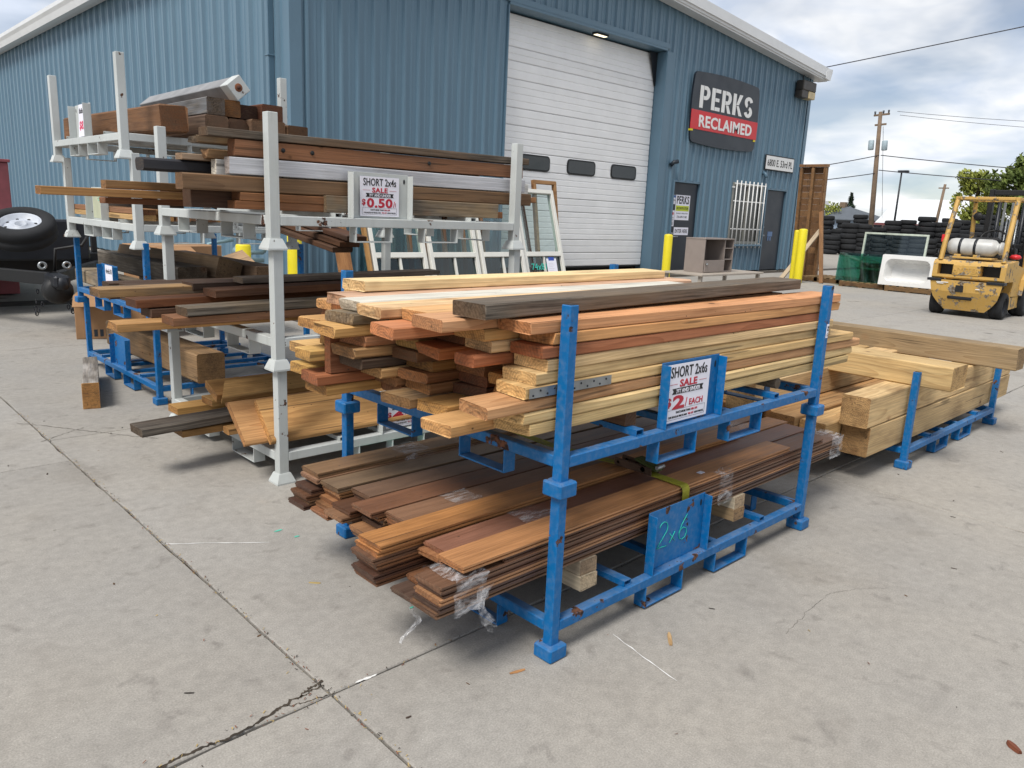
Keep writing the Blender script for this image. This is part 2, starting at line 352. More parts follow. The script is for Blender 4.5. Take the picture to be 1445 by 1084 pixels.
def leafmat(name, h, k=1):
    N = NT(name); v, tc, oi = objvec(N); ge = N.n('NewGeometry'); a = N.noise(ge.outputs['Position'], 1.1, 3); c = lin(h, k)
    col = N.mix(N.rng(a, .3, .7), N.mix(1, c, (.55, .6, .5), 'MULTIPLY'), N.mix(1, c, (1.35, 1.25, .9), 'MULTIPLY'))
    return N.fin(col, .6, 0, .3)
M_LEAF = leafmat('leaf_green', '#87904a', .9); M_LEAF2 = leafmat('leaf_dark_green', '#647440', .9); M_FIR = leafmat('fir_needles', '#2f4034', .8)
# ------------------------------------------------------------------ text
_tc = {}
def text_mesh(s, size, sx, bold, mat, ext=.0006):
    k = (s, round(size, 5), sx, bold, mat.name)
    if k in _tc: return _tc[k]
    cu = bpy.data.curves.new('lettering', 'FONT'); cu.body = s; cu.size = size; cu.align_x = 'CENTER'; cu.offset = bold*size; cu.extrude = ext; cu.resolution_u = 3; cu.space_character = 1+bold*2.2
    o = bpy.data.objects.new('lettering', cu); COL.objects.link(o); bpy.context.view_layer.update()
    me = bpy.data.meshes.new_from_object(o.evaluated_get(bpy.context.evaluated_depsgraph_get())); bpy.data.objects.remove(o)
    for v in me.vertices: v.co.x *= sx
    me.materials.clear(); me.materials.append(mat); me.name = 'lettering'; _tc[k] = me
    return me
FACE_Y = RX(pi/2)            # text upright, reading towards -Y
def text(s, parent, x, y, z, size, mat, sx=.72, bold=.02, M=None, name='lettering', width=None, ext=.0006):
    me = text_mesh(s, size, sx, bold, mat, ext)
    m = T(x, y, z) @ FACE_Y
    if width:
        xs = [v.co.x for v in me.vertices]; w0 = max(xs)-min(xs); m = m @ Matrix.Diagonal((width/w0, 1, 1, 1))
    if M is not None: m = M @ m
    return obj(name, me, parent, m)
# ------------------------------------------------------------------ ground
g = MB(); g.box(-400, 900, -400, 900, -.5, -.022); gnd = g.build('ground', [M_CONCF]); tag(gnd, 'pale concrete yard running out to the horizon', kind='structure')
jb = MB(); jb.box(-9.8, 33.2, -8.7, 9.9, -.0215, -.014); jo = jb.build('joint_filler', [M_DIRT], gnd)
GX, GY, PX, PY, GAP = -.58, .30, 3.07, 3.0, .006
def slab_mesh(lx, ly, seed):
    r = random.Random(seed); m = MB(); n = 28; pts = []
    for (ax, ay, bx, by) in ((0, 0, lx, 0), (lx, 0, lx, ly), (lx, ly, 0, ly), (0, ly, 0, 0)):
        for i in range(n):
            t = i/n; px, py = ax+(bx-ax)*t, ay+(by-ay)*t; j = r.uniform(0, .0018)+(r.random() < .14)*r.uniform(.001, .007)
            nx, ny = -(by-ay), (bx-ax); L = sqrt(nx*nx+ny*ny); pts.append((px+nx/L*j, py+ny/L*j))
    N_ = len(pts); cx, cy = lx/2, ly/2
    inn = [(x+(cx-x)/lx*.006, y+(cy-y)/ly*.006) for x, y in pts]
    vs = [(x, y, -.018) for x, y in pts]+[(x, y, -.004) for x, y in pts]+[(x, y, 0) for x, y in inn]
    fs = [tuple(range(2*N_, 3*N_))]
    for i in range(N_):
        k = (i+1) % N_; fs += [(i, k, N_+k, N_+i), (N_+i, N_+k, 2*N_+k, 2*N_+i)]
    m.add(vs, fs); return m.mesh('concrete_slab', [M_CONC])
SM = [slab_mesh(PX-GAP, PY-GAP, i) for i in range(3)]
for i in range(-3, 11):
    for j in range(-3, 3):
        x0 = GX+i*PX+GAP/2; y0 = GY+j*PY+GAP/2+(-.43 if i < 0 and j >= 1 else 0)
        if i < 0 and j == 0: continue
        obj('concrete_slab', SM[(i*5+j*3) % 3], gnd, T(x0, y0, 0))
for i in range(-3, 0):       # left bays: slab between the first two joints is shorter
    obj('concrete_slab', slab_mesh(PX-GAP, PY-.43-GAP, 9+i), gnd, T(GX+i*PX+GAP/2, GY+GAP/2, 0))
def ribbon(pts, w, seed, z=.0012, sub=16, jit=.35):
    r = random.Random(seed); P = []
    for (ax, ay), (bx, by) in zip(pts[:-1], pts[1:]):
        for i in range(sub): t = i/sub; P.append((ax+(bx-ax)*t, ay+(by-ay)*t))
    P.append(pts[-1]); m = MB(); vs = []
    for i, (x, y) in enumerate(P):
        a = P[max(i-1, 0)]; b = P[min(i+1, len(P)-1)]; dx, dy = b[0]-a[0], b[1]-a[1]; L = sqrt(dx*dx+dy*dy) or 1
        ww = w*r.uniform(.25, 1.1)*(0.35 if i in (0, len(P)-1) else 1); j = noise.noise(Vector((x*45, y*45, seed)))*.010*jit*3+noise.noise(Vector((x*160, y*160, seed)))*.004*jit*3
        vs += [(x-dy/L*(ww/2+j), y+dx/L*(ww/2+j), z), (x+dy/L*(ww/2-j), y-dx/L*(ww/2-j), z)]
    m.add(vs, [(2*i, 2*i+1, 2*i+3, 2*i+2) for i in range(len(P)-1)]); return m
ci = 0
for pts, w in (([(-.566, .375), (-.61, .362), (-.66, .346), (-.74, .33), (-.863, .303), (-.95, .315), (-1.06, .312), (-1.3, .30)], .012),
               ([(-.575, .352), (-.62, .350), (-.665, .340)], .008), ([(-.56, .30), (-.64, .312), (-.70, .332)], .004),
               ([(-.65, 3.794), (-.52, 3.62), (-.401, 3.435), (-.254, 3.224), (-.1, 3.0)], .006), ([(-.62, 3.30), (-.48, 3.40), (-.36, 3.47)], .005),
               ([(.75, -.385), (.95, -.36), (1.155, -.35), (1.27, -.40), (1.378, -.473)], .0012),
               ([(6.1, 2.1), (6.8, 2.6), (7.6, 2.7), (8.6, 3.2)], .012)):
    ci += 1; ribbon(pts, w, ci).build('crack', [M_DIRT], gnd)
for pts, w in (([(-.595, 1.585), (-.42, 1.46), (-.254, 1.334)], .006), ([(.293, -.009), (.26, -.16), (.234, -.302)], .005), ([(-.50, .302), (-.46, .3015), (-.43, .301)], .012)):
    ci += 1; ribbon(pts, w, ci, .0015, 5, .15).build('chalk_mark', [M_LETT], gnd)
# the dirt, dry grass and litter that collects in and beside the joints
def litter(seed, n, cols):
    r = random.Random(seed); m = MB()
    for i in range(n):
        q = r.random()
        if q < .55: x = GX+r.gauss(0, .007); y = r.uniform(-.5, 4.0)
        elif q < .75: x = r.uniform(-.55, 3.2); y = GY+r.gauss(0, .012)
        elif q < .85: x = r.uniform(-1.2, -.57); y = .31+r.gauss(0, .02)
        else: x = r.uniform(-1, 3.2); y = r.uniform(-1, 4)
        L = r.uniform(.003, .011); a = r.uniform(0, pi); w = r.uniform(.0006, .0018); z = r.uniform(.0015, .004)
        dx, dy = cos(a)*L, sin(a)*L; ex, ey = -sin(a)*w, cos(a)*w
        m.add([(x-ex, y-ey, z), (x+dx-ex, y+dy-ey, z+r.uniform(0, .003)), (x+dx+ex, y+dy+ey, z+.002), (x+ex, y+ey, z)], [(0, 1, 2, 3)], r.randrange(cols))
    return m
li = litter(3, 700, 3).build('joint_litter', [M_DIRT, plain('dry_grass', '#b39a62', .9, 0, .9, .3), plain('brick_chip', '#8a5a44', .9, 0, .8, .3)])
tag(li, 'specks of dirt, straw and wood chips along the slab joints', 'litter', kind='stuff')
def blob(cx, cy, rx, ry, seed, n=40, rot=0, z=.0018):
    m = MB(); P = []
    for i in range(n):
        a = 2*pi*i/n; k = 1+.35*noise.noise(Vector((cos(a)*1.3+seed, sin(a)*1.3, seed*.7)))+.10*noise.noise(Vector((cos(a)*5+seed, sin(a)*5, 1)))
        x, y = rx*k*cos(a), ry*k*sin(a); P.append((cx+x*cos(rot)-y*sin(rot), cy+x*sin(rot)+y*cos(rot), z))
    m.add(P, [tuple(range(n))]); return m
for k, (a, b, c, d, e) in enumerate(((.80, 1.90, .30, .055, 2), (.55, 1.84, .05, .016, 5), (.46, 1.80, .025, .012, 8), (.30, 1.84, .018, .012, 4), (-.17, 1.42, .018, .006, 6), (-.14, 1.32, .012, .006, 7), (-.12, .55, .008, .005, 9))):
    blob(a, b, c, d, e, rot=.1).build('paint_spill', [M_TEALP], gnd)
# ------------------------------------------------------------------ building
BX0, BX1, BY, EAVE, SLOPE = 4.5, 21.15, 10.0, 5.70, .0787
RIDGE = (BX0+BX1)/2
def roofz(x): return EAVE+SLOPE*((x-BX0) if x < RIDGE else (BX1-x))
bld = thing('warehouse', 'long blue-grey ribbed metal warehouse with white roll-up door and white roof trim', 'building', T(0, 0, 0))
RIB = [(0, 0), (.085, 0), (.097, .010), (.125, .010), (.137, 0), (.215, 0), (.240, .042), (.280, .042), (.305, 0)]
def prof(u):
    k = u % .305
    for (a, p), (b, q) in zip(RIB[:-1], RIB[1:]):
        if a <= k <= b: return p+(q-p)*(k-a)/(b-a)
    return 0
def breaks(u0, u1):
    s = {round(u0, 4), round(u1, 4)}; k = math.floor(u0/.305)
    while k*.305 < u1:
        for a, _ in RIB:
            if u0 < k*.305+a < u1: s.add(round(k*.305+a, 4))
        k += 1
    return sorted(s)
def panel(u0, u1, z0, ztop, place, name='wall_panel', par=bld):
    us = breaks(u0+.001, u1-.001); vs = []
    for u in us: h = prof(u); vs += [place(u, h, z0), place(u, h, ztop(u))]
    m = MB(); m.add(vs, [(2*i, 2*i+2, 2*i+3, 2*i+1) for i in range(len(us)-1)]); return m.build(name, [M_WALL], par)
front = lambda u, h, z: (BX0+u, BY-h, z)
side = lambda u, h, z: (BX0-h*1.25, BY+u*1.5, z)
HOLES = [(8.95, 13.95, 0, 5.13), (14.66, 15.86, 0, 2.30), (17.40, 19.05, .75, 2.40), (19.22, 20.43, 0, 2.34)]
u = 0; PW = .915
edges = sorted({round(min(i*PW, BX1-BX0), 4) for i in range(20)} | {round(h[0]-BX0, 4) for h in HOLES} | {round(h[1]-BX0, 4) for h in HOLES})
for a, b in zip(edges[:-1], edges[1:]):
    if b-a < .02: continue
    mid = BX0+(a+b)/2; hs = [h for h in HOLES if h[0] < mid < h[1]]
    if not hs: panel(a, b, .02, lambda q: roofz(BX0+q)-.02, front)
    else:
        h = hs[0]; panel(a, b, h[3], lambda q: roofz(BX0+q)-.02, front)
        if h[2] > 0: panel(a, b, .02, lambda q: h[2], front)
for i in range(17): panel(i*PW, (i+1)*PW, .02, lambda q: EAVE-.02, side)
m = MB(); m.box(BX0+.05, BX1-.05, BY+.75, 33.7, .01, EAVE-.05); m.build('inner_wall', [M_BLACK], bld)
# corner trim, base trim, roof, rake trim, gutter
m = MB(); m.box(BX0-.045, BX0+.16, BY-.045, BY-.037, 0, EAVE+.0, .002); m.box(BX0-.045, BX0-.037, BY-.0365, BY+.16, 0, EAVE, .002); m.build('corner_trim', [M_TRIM], bld)
m = MB(); m.box(BX1-.14, BX1+.03, BY-.045, BY-.037, 0, EAVE, .002); m.box(BX1+.022, BX1+.03, BY-.0365, BY+20, 0, EAVE, .002); m.build('corner_trim', [M_TRIM], bld)
m = MB()
for a, b in ((BX0-.32, RIDGE), (RIDGE, BX1+.32)):
    za, zb = (roofz(BX0)-SLOPE*.32 if a < BX0 else roofz(a)), (roofz(RIDGE) if b == RIDGE else roofz(BX1)-SLOPE*.32)
    m.prism([(a, za+.01), (b, zb+.01), (b, zb+.10), (a, za+.10)], BY-.30, 34)
m.build('roof', [M_ROOFW], bld)
m = MB()
for a, b in ((BX0-.30, RIDGE), (RIDGE, BX1+.30)):
    za, zb = roofz(BX0)-SLOPE*.30 if a < BX0 else roofz(a), roofz(RIDGE) if b == RIDGE else roofz(BX1)-SLOPE*.30
    for (d0, d1, y0, y1) in ((-.16, .115, -.36, -.305), (-.10, .13, -.40, -.361), (-.20, -.13, -.33, -.05)):
        m.prism([(a, za+d0), (b, zb+d0), (b, zb+d1), (a, za+d1)], BY+y0, BY+y1)
m.build('rake_trim', [M_WTRIM], bld)
m = MB(); P = [(-.34, -.20), (-.22, -.20), (-.05, -.17), (-.05, .02), (-.34, .11), (-.42, .11), (-.42, .02), (-.38, -.06)]
m.prism([(BX0+x, EAVE+z) for x, z in P], BY-.41, 34); m.build('gutter', [M_WTRIM], bld)
m = MB(); m.prism([(BX1-x, EAVE+z) for x, z in P][::-1], BY-.41, 34); m.build('gutter', [M_WTRIM], bld)
m = MB(); m.box(BX0-.16, BX0-.05, BY+.42, BY+.52, .05, EAVE-.16, .012); m.box(BX0-.17, BX0-.04, BY+.41, BY+.53, 3.55, 3.57, .004); m.build('downspout', [M_TRIM], bld)
# screws along the siding
m = MB(); r = random.Random(4)
for z in (.35, 1.6, 2.9, 4.2, 5.45):
    for i in range(54):
        x = BX0+.24+i*.305
        if x > BX1-.1 or any(h[0]-.1 < x < h[1]+.1 and h[2]-.05 < z < h[3]+.05 for h in HOLES): continue
        if r.random() < .75: m.box(x-.013, x+.013, BY-.012, BY-.0075, z-.013, z+.013)
so_ = m.build('screw_heads', [M_DKMET], bld); so_['kind'] = 'stuff'
# big door opening: lintel, jambs, roll-up door of ribbed sections
G0, G1, GZ = 8.95, 13.95, 5.13
m = MB(); m.box(G0, G1, BY-.05, BY+.42, GZ-.001, GZ+.05, .004); m.box(G0-.10, G1+.10, BY-.052, BY-.046, GZ+.0515, GZ+.16, .002); m.build('door_lintel', [M_TRIM], bld)
m = MB(); m.box(G0-.03, G0-.001, BY-.05, BY+.42, .001, GZ-.005, .004); m.build('door_jamb', [M_TRIM], bld)
m = MB(); m.box(G1+.001, G1+.03, BY-.05, BY+.42, .001, GZ-.005, .004); m.box(G1+.031, G1+.27, BY-.051, BY-.045, .001, GZ-.006, .002); m.build('door_jamb', [M_TRIM], bld)
gd = obj('rollup_door', None, bld); seams = [.224, .525, .812, 1.409, 1.69, 2.201, 2.55, 3.049, 3.375, 3.909, 4.237, 4.492, 5.10]
yb = BY+.30
for i in range(len(seams)-1):
    z0, z1 = seams[i]+.004, seams[i+1]-.004; n = max(2, int((z1-z0)/.115)); pr = [(yb, z0), (yb, z1)]; q = [(yb-.036, z1)]
    for k in range(n):
        a = z1-(z1-z0)*k/n; b = z1-(z1-z0)*(k+1)/n; q += [(yb-.036, a-.006), (yb-.045, a-.014), (yb-.045, b+.014), (yb-.036, b+.006)]
    q += [(yb-.036, z0)]
    sec = MB(); lean = .10 if z0 > 4.45 else 0
    poly = [(y+lean*max(0, (z-4.49)), z) for y, z in pr+q]
    sec.prism(poly, G0+.01, G1-.02, 'x'); so2 = sec.build('door_section', [M_DOORW], gd)
    if abs(seams[i]-2.201) < .01:
        for (a, b) in ((9.68, 10.50), (11.10, 11.97), (12.58, 13.45)):
            f = MB(); mx_, mz = (a+b)/2, 2.365
            def rr(hw, hh, c, n=5):
                P = []
                for (sx, sz, a0) in ((1, 1, 0), (-1, 1, pi/2), (-1, -1, pi), (1, -1, 3*pi/2)):
                    for k in range(n): t = a0+pi/2*k/(n-1); P.append((mx_+sx*(hw-c)+c*cos(t), mz+sz*(hh-c)+c*sin(t)))
                return P
            f.prism(rr((b-a)/2+.03, .158, .09), yb-.060, yb-.046, 'y', 0); f.prism(rr((b-a)/2, .128, .075), yb-.0645, yb-.0605, 'y', 1)
            f.build('door_window', [M_BLACK, M_BLKG], gd)
m = MB(); m.box(G0+.01, G1-.02, yb-.05, yb-.006, .19, .222, .004); m.build('bottom_seal', [M_BLACK], gd)
m = MB(); m.prism([(G1-.30, GZ-.02), (G1-.012, GZ-.02), (G1-.012, GZ-.75), (G1-.06, GZ-.75)], yb-.075, yb-.065); m.build('dark_corner_piece', [M_DKMET], bld)  # dark tapering piece in the top right corner of the door opening
lf = thing('lintel_light', 'small lit lamp under the lintel of the roll-up door', 'lamp', T(11.75, BY+.12, GZ-.001))
m = MB(); m.box(-.20, .20, -.07, .07, -.035, -.002, .006); m.build('housing', [M_BLACK], lf); m = MB(); m.box(-.17, .17, -.05, .05, -.046, -.0355, .004); m.build('diffuser', [emit('lamp_glow', '#fff1d0', 1.3)], lf)
# walk-in doors
def door(x0, x1, z1, label, hinge):
    d = obj('entry_door', None, bld)
    m = MB(); m.box(x0, x0+.05, BY-.03, BY+.12, .001, z1, .004); m.box(x1-.05, x1, BY-.03, BY+.12, .001, z1, .004); m.box(x0+.0505, x1-.0505, BY-.03, BY+.12, z1-.05, z1-.001, .004); m.build('door_frame', [M_TRIM], d)
    m = MB(); m.box(x0+.055, x1-.055, BY+.03, BY+.075, .015, z1-.055, .004); m.build('door_leaf', [M_SIGN], d)
    m = MB(); hx = x0+.12 if hinge == 'r' else x1-.12; M_ = T(hx, BY+.028, 1.0) @ RX(pi/2); m.lathe([(0, .055), (.03, .05), (.034, .035), (.018, .02), (.018, 0), (.035, 0)], 12, 0, M_); m.lathe([(0, .02), (.025, .02), (.028, 0)], 12, 0, T(hx, BY+.028, 1.24) @ RX(pi/2)); m.build('handle', [M_STEEL], d)
    return d
d1 = door(14.66, 15.86, 2.30, '', 'r'); d1['label'] = 'dark entry door covered with paper notices'
d2 = door(19.22, 20.43, 2.34, '', 'r')
m = MB(); m.box(19.62, 19.90, BY+.024, BY+.029, .98, 1.12, .002); m.box(19.63, 19.71, BY+.02, BY+.0235, .86, .97, .002); m.box(19.76, 19.84, BY+.02, BY+.0235, .86, .97, .002); m.build('door_plate', [plain('blue_tag', '#4f6d96', .4)], d2)
m = MB(); m.tube([(14.80, BY-.02, .93), (15.02, BY-.02, .93)], .018, 8); m.build('pull_bar', [M_STEEL], d1)
def notice(x0, x1, z0, z1, label, y=BY+.0265):
    t = thing('door_notice', label, 'notice', T((x0+x1)/2, y, z0)); w, h = x1-x0, z1-z0
    m = MB(); m.box(-w/2, w/2, -.001, .001, 0, h); m.build('sheet', [M_PAPER], t); return t, w, h
t, w, h = notice(14.88, 15.50, 1.34, 1.95, 'large white notice with black lettering and a lime band on the entry door')
text('PERKS', t, 0, -.0018, h*.66, .26, M_INK, .7, .03, width=w*.86); m = MB(); m.box(-w*.46, w*.46, -.0022, -.0012, h*.36, h*.58); m.build('lime_band', [plain('lime_ink', '#b9c62c', .5)], t)
text('DECONSTRUCTION', t, 0, -.0030, h*.43, .08, M_INK, .7, .02, width=w*.82); text('720-699-7148', t, 0, -.0018, h*.08, .08, M_INK, .8, .01, width=w*.7); text('SALVAGE & DEMOLITION', t, 0, -.0018, h*.24, .05, M_INK, .8, .0, width=w*.8)
t, w, h = notice(14.90, 15.53, .97, 1.16, 'white strip notice reading ENTER HERE on the entry door'); text('ENTER HERE', t, 0, -.0018, h*.28, .13, M_INK, .8, .02, width=w*.86)
t, w, h = notice(14.735, 14.86, 1.72, 1.94, 'small white and blue notice at the top left of the entry door'); m = MB(); m.box(-w/2+.002, w/2-.002, -.0022, -.0012, h*.72, h*.97); m.build('blue_header', [plain('blue_ink', '#2f62a8', .5)], t); text('OPEN', t, 0, -.0018, h*.35, .05, M_INK, .8, .01)
t, w, h = notice(14.735, 14.87, 1.18, 1.57, 'tall narrow white notice with a dark square at the left of the entry door'); m = MB(); m.box(-.03, .03, -.0022, -.0012, h*.72, h*.88); m.build('dark_square', [M_SRED], t)
for k in range(5): m = MB(); m.box(-w*.34, w*.34, -.002, -.0012, h*(.12+.1*k), h*(.12+.1*k)+.012); m.build('text_line', [M_TAUPE], t)
# barred window
wn_ = obj('barred_window', None, bld); x0, x1, z0, z1 = 17.40, 19.05, .75, 2.40
m = MB()
for a, b, c, d in ((x0, x0+.08, z0, z1), (x1-.08, x1, z0, z1), (x0+.0805, x1-.0805, z0, z0+.08), (x0+.0805, x1-.0805, z1-.08, z1), ((x0+x1)/2-.03, (x0+x1)/2+.03, z0+.0805, z1-.0805)): m.box(a, b, BY-.02, BY+.10, c, d, .006)
m.build('window_frame', [plain('pale_window_frame', '#8f8f88', .5)], wn_)
for a, b in ((x0+.08, (x0+x1)/2-.03), ((x0+x1)/2+.03, x1-.08)): m = MB(); m.box(a, b, BY+.03, BY+.036, z0+.08, z1-.08); m.build('pane', [M_BLKG], wn_)
m = MB(); m.box(x0-.06, x1+.06, BY-.12, BY-.021, z0-.05, z0-.001, .006); m.build('sill', [M_TRIM], wn_)
gr = thing('window_grille', 'white security bars over the small office window', 'grille', T(x0, BY-.10, z0))
for k in range(8): m = MB(); q = .06+k*(x1-x0-.12)/7; m.tube([(q, 0, -.10), (q, 0, z1-z0+.05)], .017, 6); m.build('bar', [M_LETT], gr)
for q in (-.02, .42, 1.16, z1-z0-.03): m = MB(); m.box(-.02, x1-x0+.02, .0175, .024, q-.015, q+.015); m.build('cross_bar', [M_LETT], gr)
m = MB(); m.box(-.02, .02, .0245, .10, 0, .04); m.box(x1-x0-.02, x1-x0+.02, .0245, .10, 0, .04); m.box(-.02, .02, .0245, .10, 1.5, 1.54); m.build('bracket', [M_LETT], gr)
# big sign
sg = thing('shop_sign', 'dark rounded sign with white stencilled letters and a red band on the warehouse front', 'sign', T(16.60, BY-.075, 4.05))
def sign_poly(k=1.0, n=10):
    P = []; hw, hh = 1.52*k, .82*k
    def arc(ax, az, bx, bz, sag):
        for i in range(n):
            t = i/n; q = 4*t*(1-t)*sag; nx, nz = (bz-az), -(bx-ax); L = sqrt(nx*nx+nz*nz); P.append((ax+(bx-ax)*t+nx/L*q, az+(bz-az)*t+nz/L*q))
    c = .12; C = [(-hw+c, -hh), (hw-c, -hh), (hw, -hh+c*.7), (hw, hh-c*.7), (hw-c, hh), (-hw+c, hh), (-hw, hh-c*.7), (-hw, -hh+c*.7)]
    arc(*C[0], *C[1], .05); arc(*C[1], *C[2], .02); arc(*C[2], *C[3], .06); arc(*C[3], *C[4], .02); arc(*C[4], *C[5], .05); arc(*C[5], *C[6], .02); arc(*C[6], *C[7], .06); arc(*C[7], *C[0], .02)
    return P
m = MB(); m.prism(sign_poly(), -.02, .03); m.build('board', [M_SIGN], sg)
m = MB(); m.box(-1.575, 1.575, -.032, -.0205, -.51, -.060, .003); m.build('red_band', [M_SRED], sg)
def strip(P, wd):
    L_, R_ = [], []
    for i, (x, z) in enumerate(P):
        a, b = P[max(i-1, 0)], P[min(i+1, len(P)-1)]; dx, dz = b[0]-a[0], b[1]-a[1]; q = sqrt(dx*dx+dz*dz); nx, nz = -dz/q*wd/2, dx/q*wd/2
        L_.append((x+nx, z+nz)); R_.append((x-nx, z-nz))
    return [[L_[i], R_[i], R_[i+1], L_[i+1]] for i in range(len(P)-1)]
def ell(cx, cz, rx, rz, a0, a1, n=8): return [(cx+rx*cos(radians(a0+(a1-a0)*i/n)), cz+rz*sin(radians(a0+(a1-a0)*i/n))) for i in range(n+1)]
bar_ = lambda x0, x1, z0, z1: [[(x0, z0), (x1, z0), (x1, z1), (x0, z1)]]
sw_ = .17; bowl = strip([(.215, .915), (.30, .915)]+ell(.32, .69, .15, .225, 80, -80)+[(.30, .465), (.215, .465)], sw_)
GL = {'P': bar_(0, .18, 0, 1)+bowl, 'R': bar_(0, .18, 0, 1)+bowl+[[(.25, .36), (.40, .36), (.56, 0), (.37, 0)]],
      'E': bar_(0, .18, 0, 1)+bar_(.215, .50, .83, 1)+bar_(.215, .44, .42, .58)+bar_(.215, .50, 0, .17),
      'K': bar_(0, .18, 0, 1)+[[(.215, .50), (.36, .50), (.58, 1), (.39, 1)], [(.215, .46), (.36, .46), (.60, 0), (.40, 0)]],
      'S': strip(ell(.27, .72, .175, .195, 10, 232, 9)+[(.20, .555)], sw_)+strip([(.32, .455)]+ell(.27, .28, .175, .195, 52, -170, 9), sw_)}
x_ = 0; quads = []
for chh in 'PERKS':
    m = MB(); wmax = max(p[0] for q in GL[chh] for p in q)
    for q in GL[chh]: m.prism([(-1.26+(x_+p[0])*.775, .005+p[1]*.52) for p in q], -.031, -.0205)
    m.build('letter', [M_LETT], sg); x_ += wmax+.115
text('RECLAIMED', sg, .02, -.036, -.43, .38, M_LETT, .8, .028, width=2.52, ext=.003)
for bx_ in (-1.56, 1.44):
    m = MB(); m.box(bx_, bx_+.10, -.034, .03, -.56, -.515); m.build('clip', [M_YEL], sg)
ad = thing('address_plate', 'white street address plate on the warehouse front', 'sign', T(19.72, BY-.055, 2.82))
m = MB(); m.box(-.83, .83, -.012, .012, 0, .42, .006); m.build('frame', [M_BLACK], ad); m = MB(); m.box(-.80, .80, -.016, -.0125, .03, .39, .001); m.build('face', [M_LETT], ad); text('6800 E. 53rd PL', ad, 0, -.018, .12, .26, M_INK, .66, .014, width=1.45)
wl_ = thing('wall_light', 'square black and amber wall light high at the warehouse corner', 'light', T(20.58, BY-.045, 4.90))
m = MB(); m.box(-.42, .36, -.24, .0, .20, .46, .02); m.box(-.42, -.05, -.22, 0, -.0, .1995, .01); m.build('housing', [plain('bronze_housing', '#37332f', .5)], wl_)
m = MB(); m.box(-.045, .35, -.235, -.01, 0, .199, .015); m.build('lens', [plain('yellowed_lens', '#b9a77c', .35)], wl_)
m = MB(); m.tube([(.0, -.02, .47), (-.1, -.03, .62), (.12, -.02, .70)], .012, 6); m.build('conduit', [M_DKMET], wl_)
m = MB(); m.tube([(14.45, BY-.03, 2.62), (14.50, BY-.10, 2.70), (14.58, BY-.16, 2.72)], .05, 10); tag(m.build('wall_camera', [M_SIGN]), 'small dark camera stub on the wall beside the roll-up door', 'camera')
m = MB(); m.tube([(18.90, BY-.03, 2.74), (18.90, BY-.10, 2.70), (18.90, BY-.14, 2.60)], .05, 10); tag(m.build('wall_camera', [M_TRIM]), 'small blue-grey lamp stub under the address plate', 'camera')
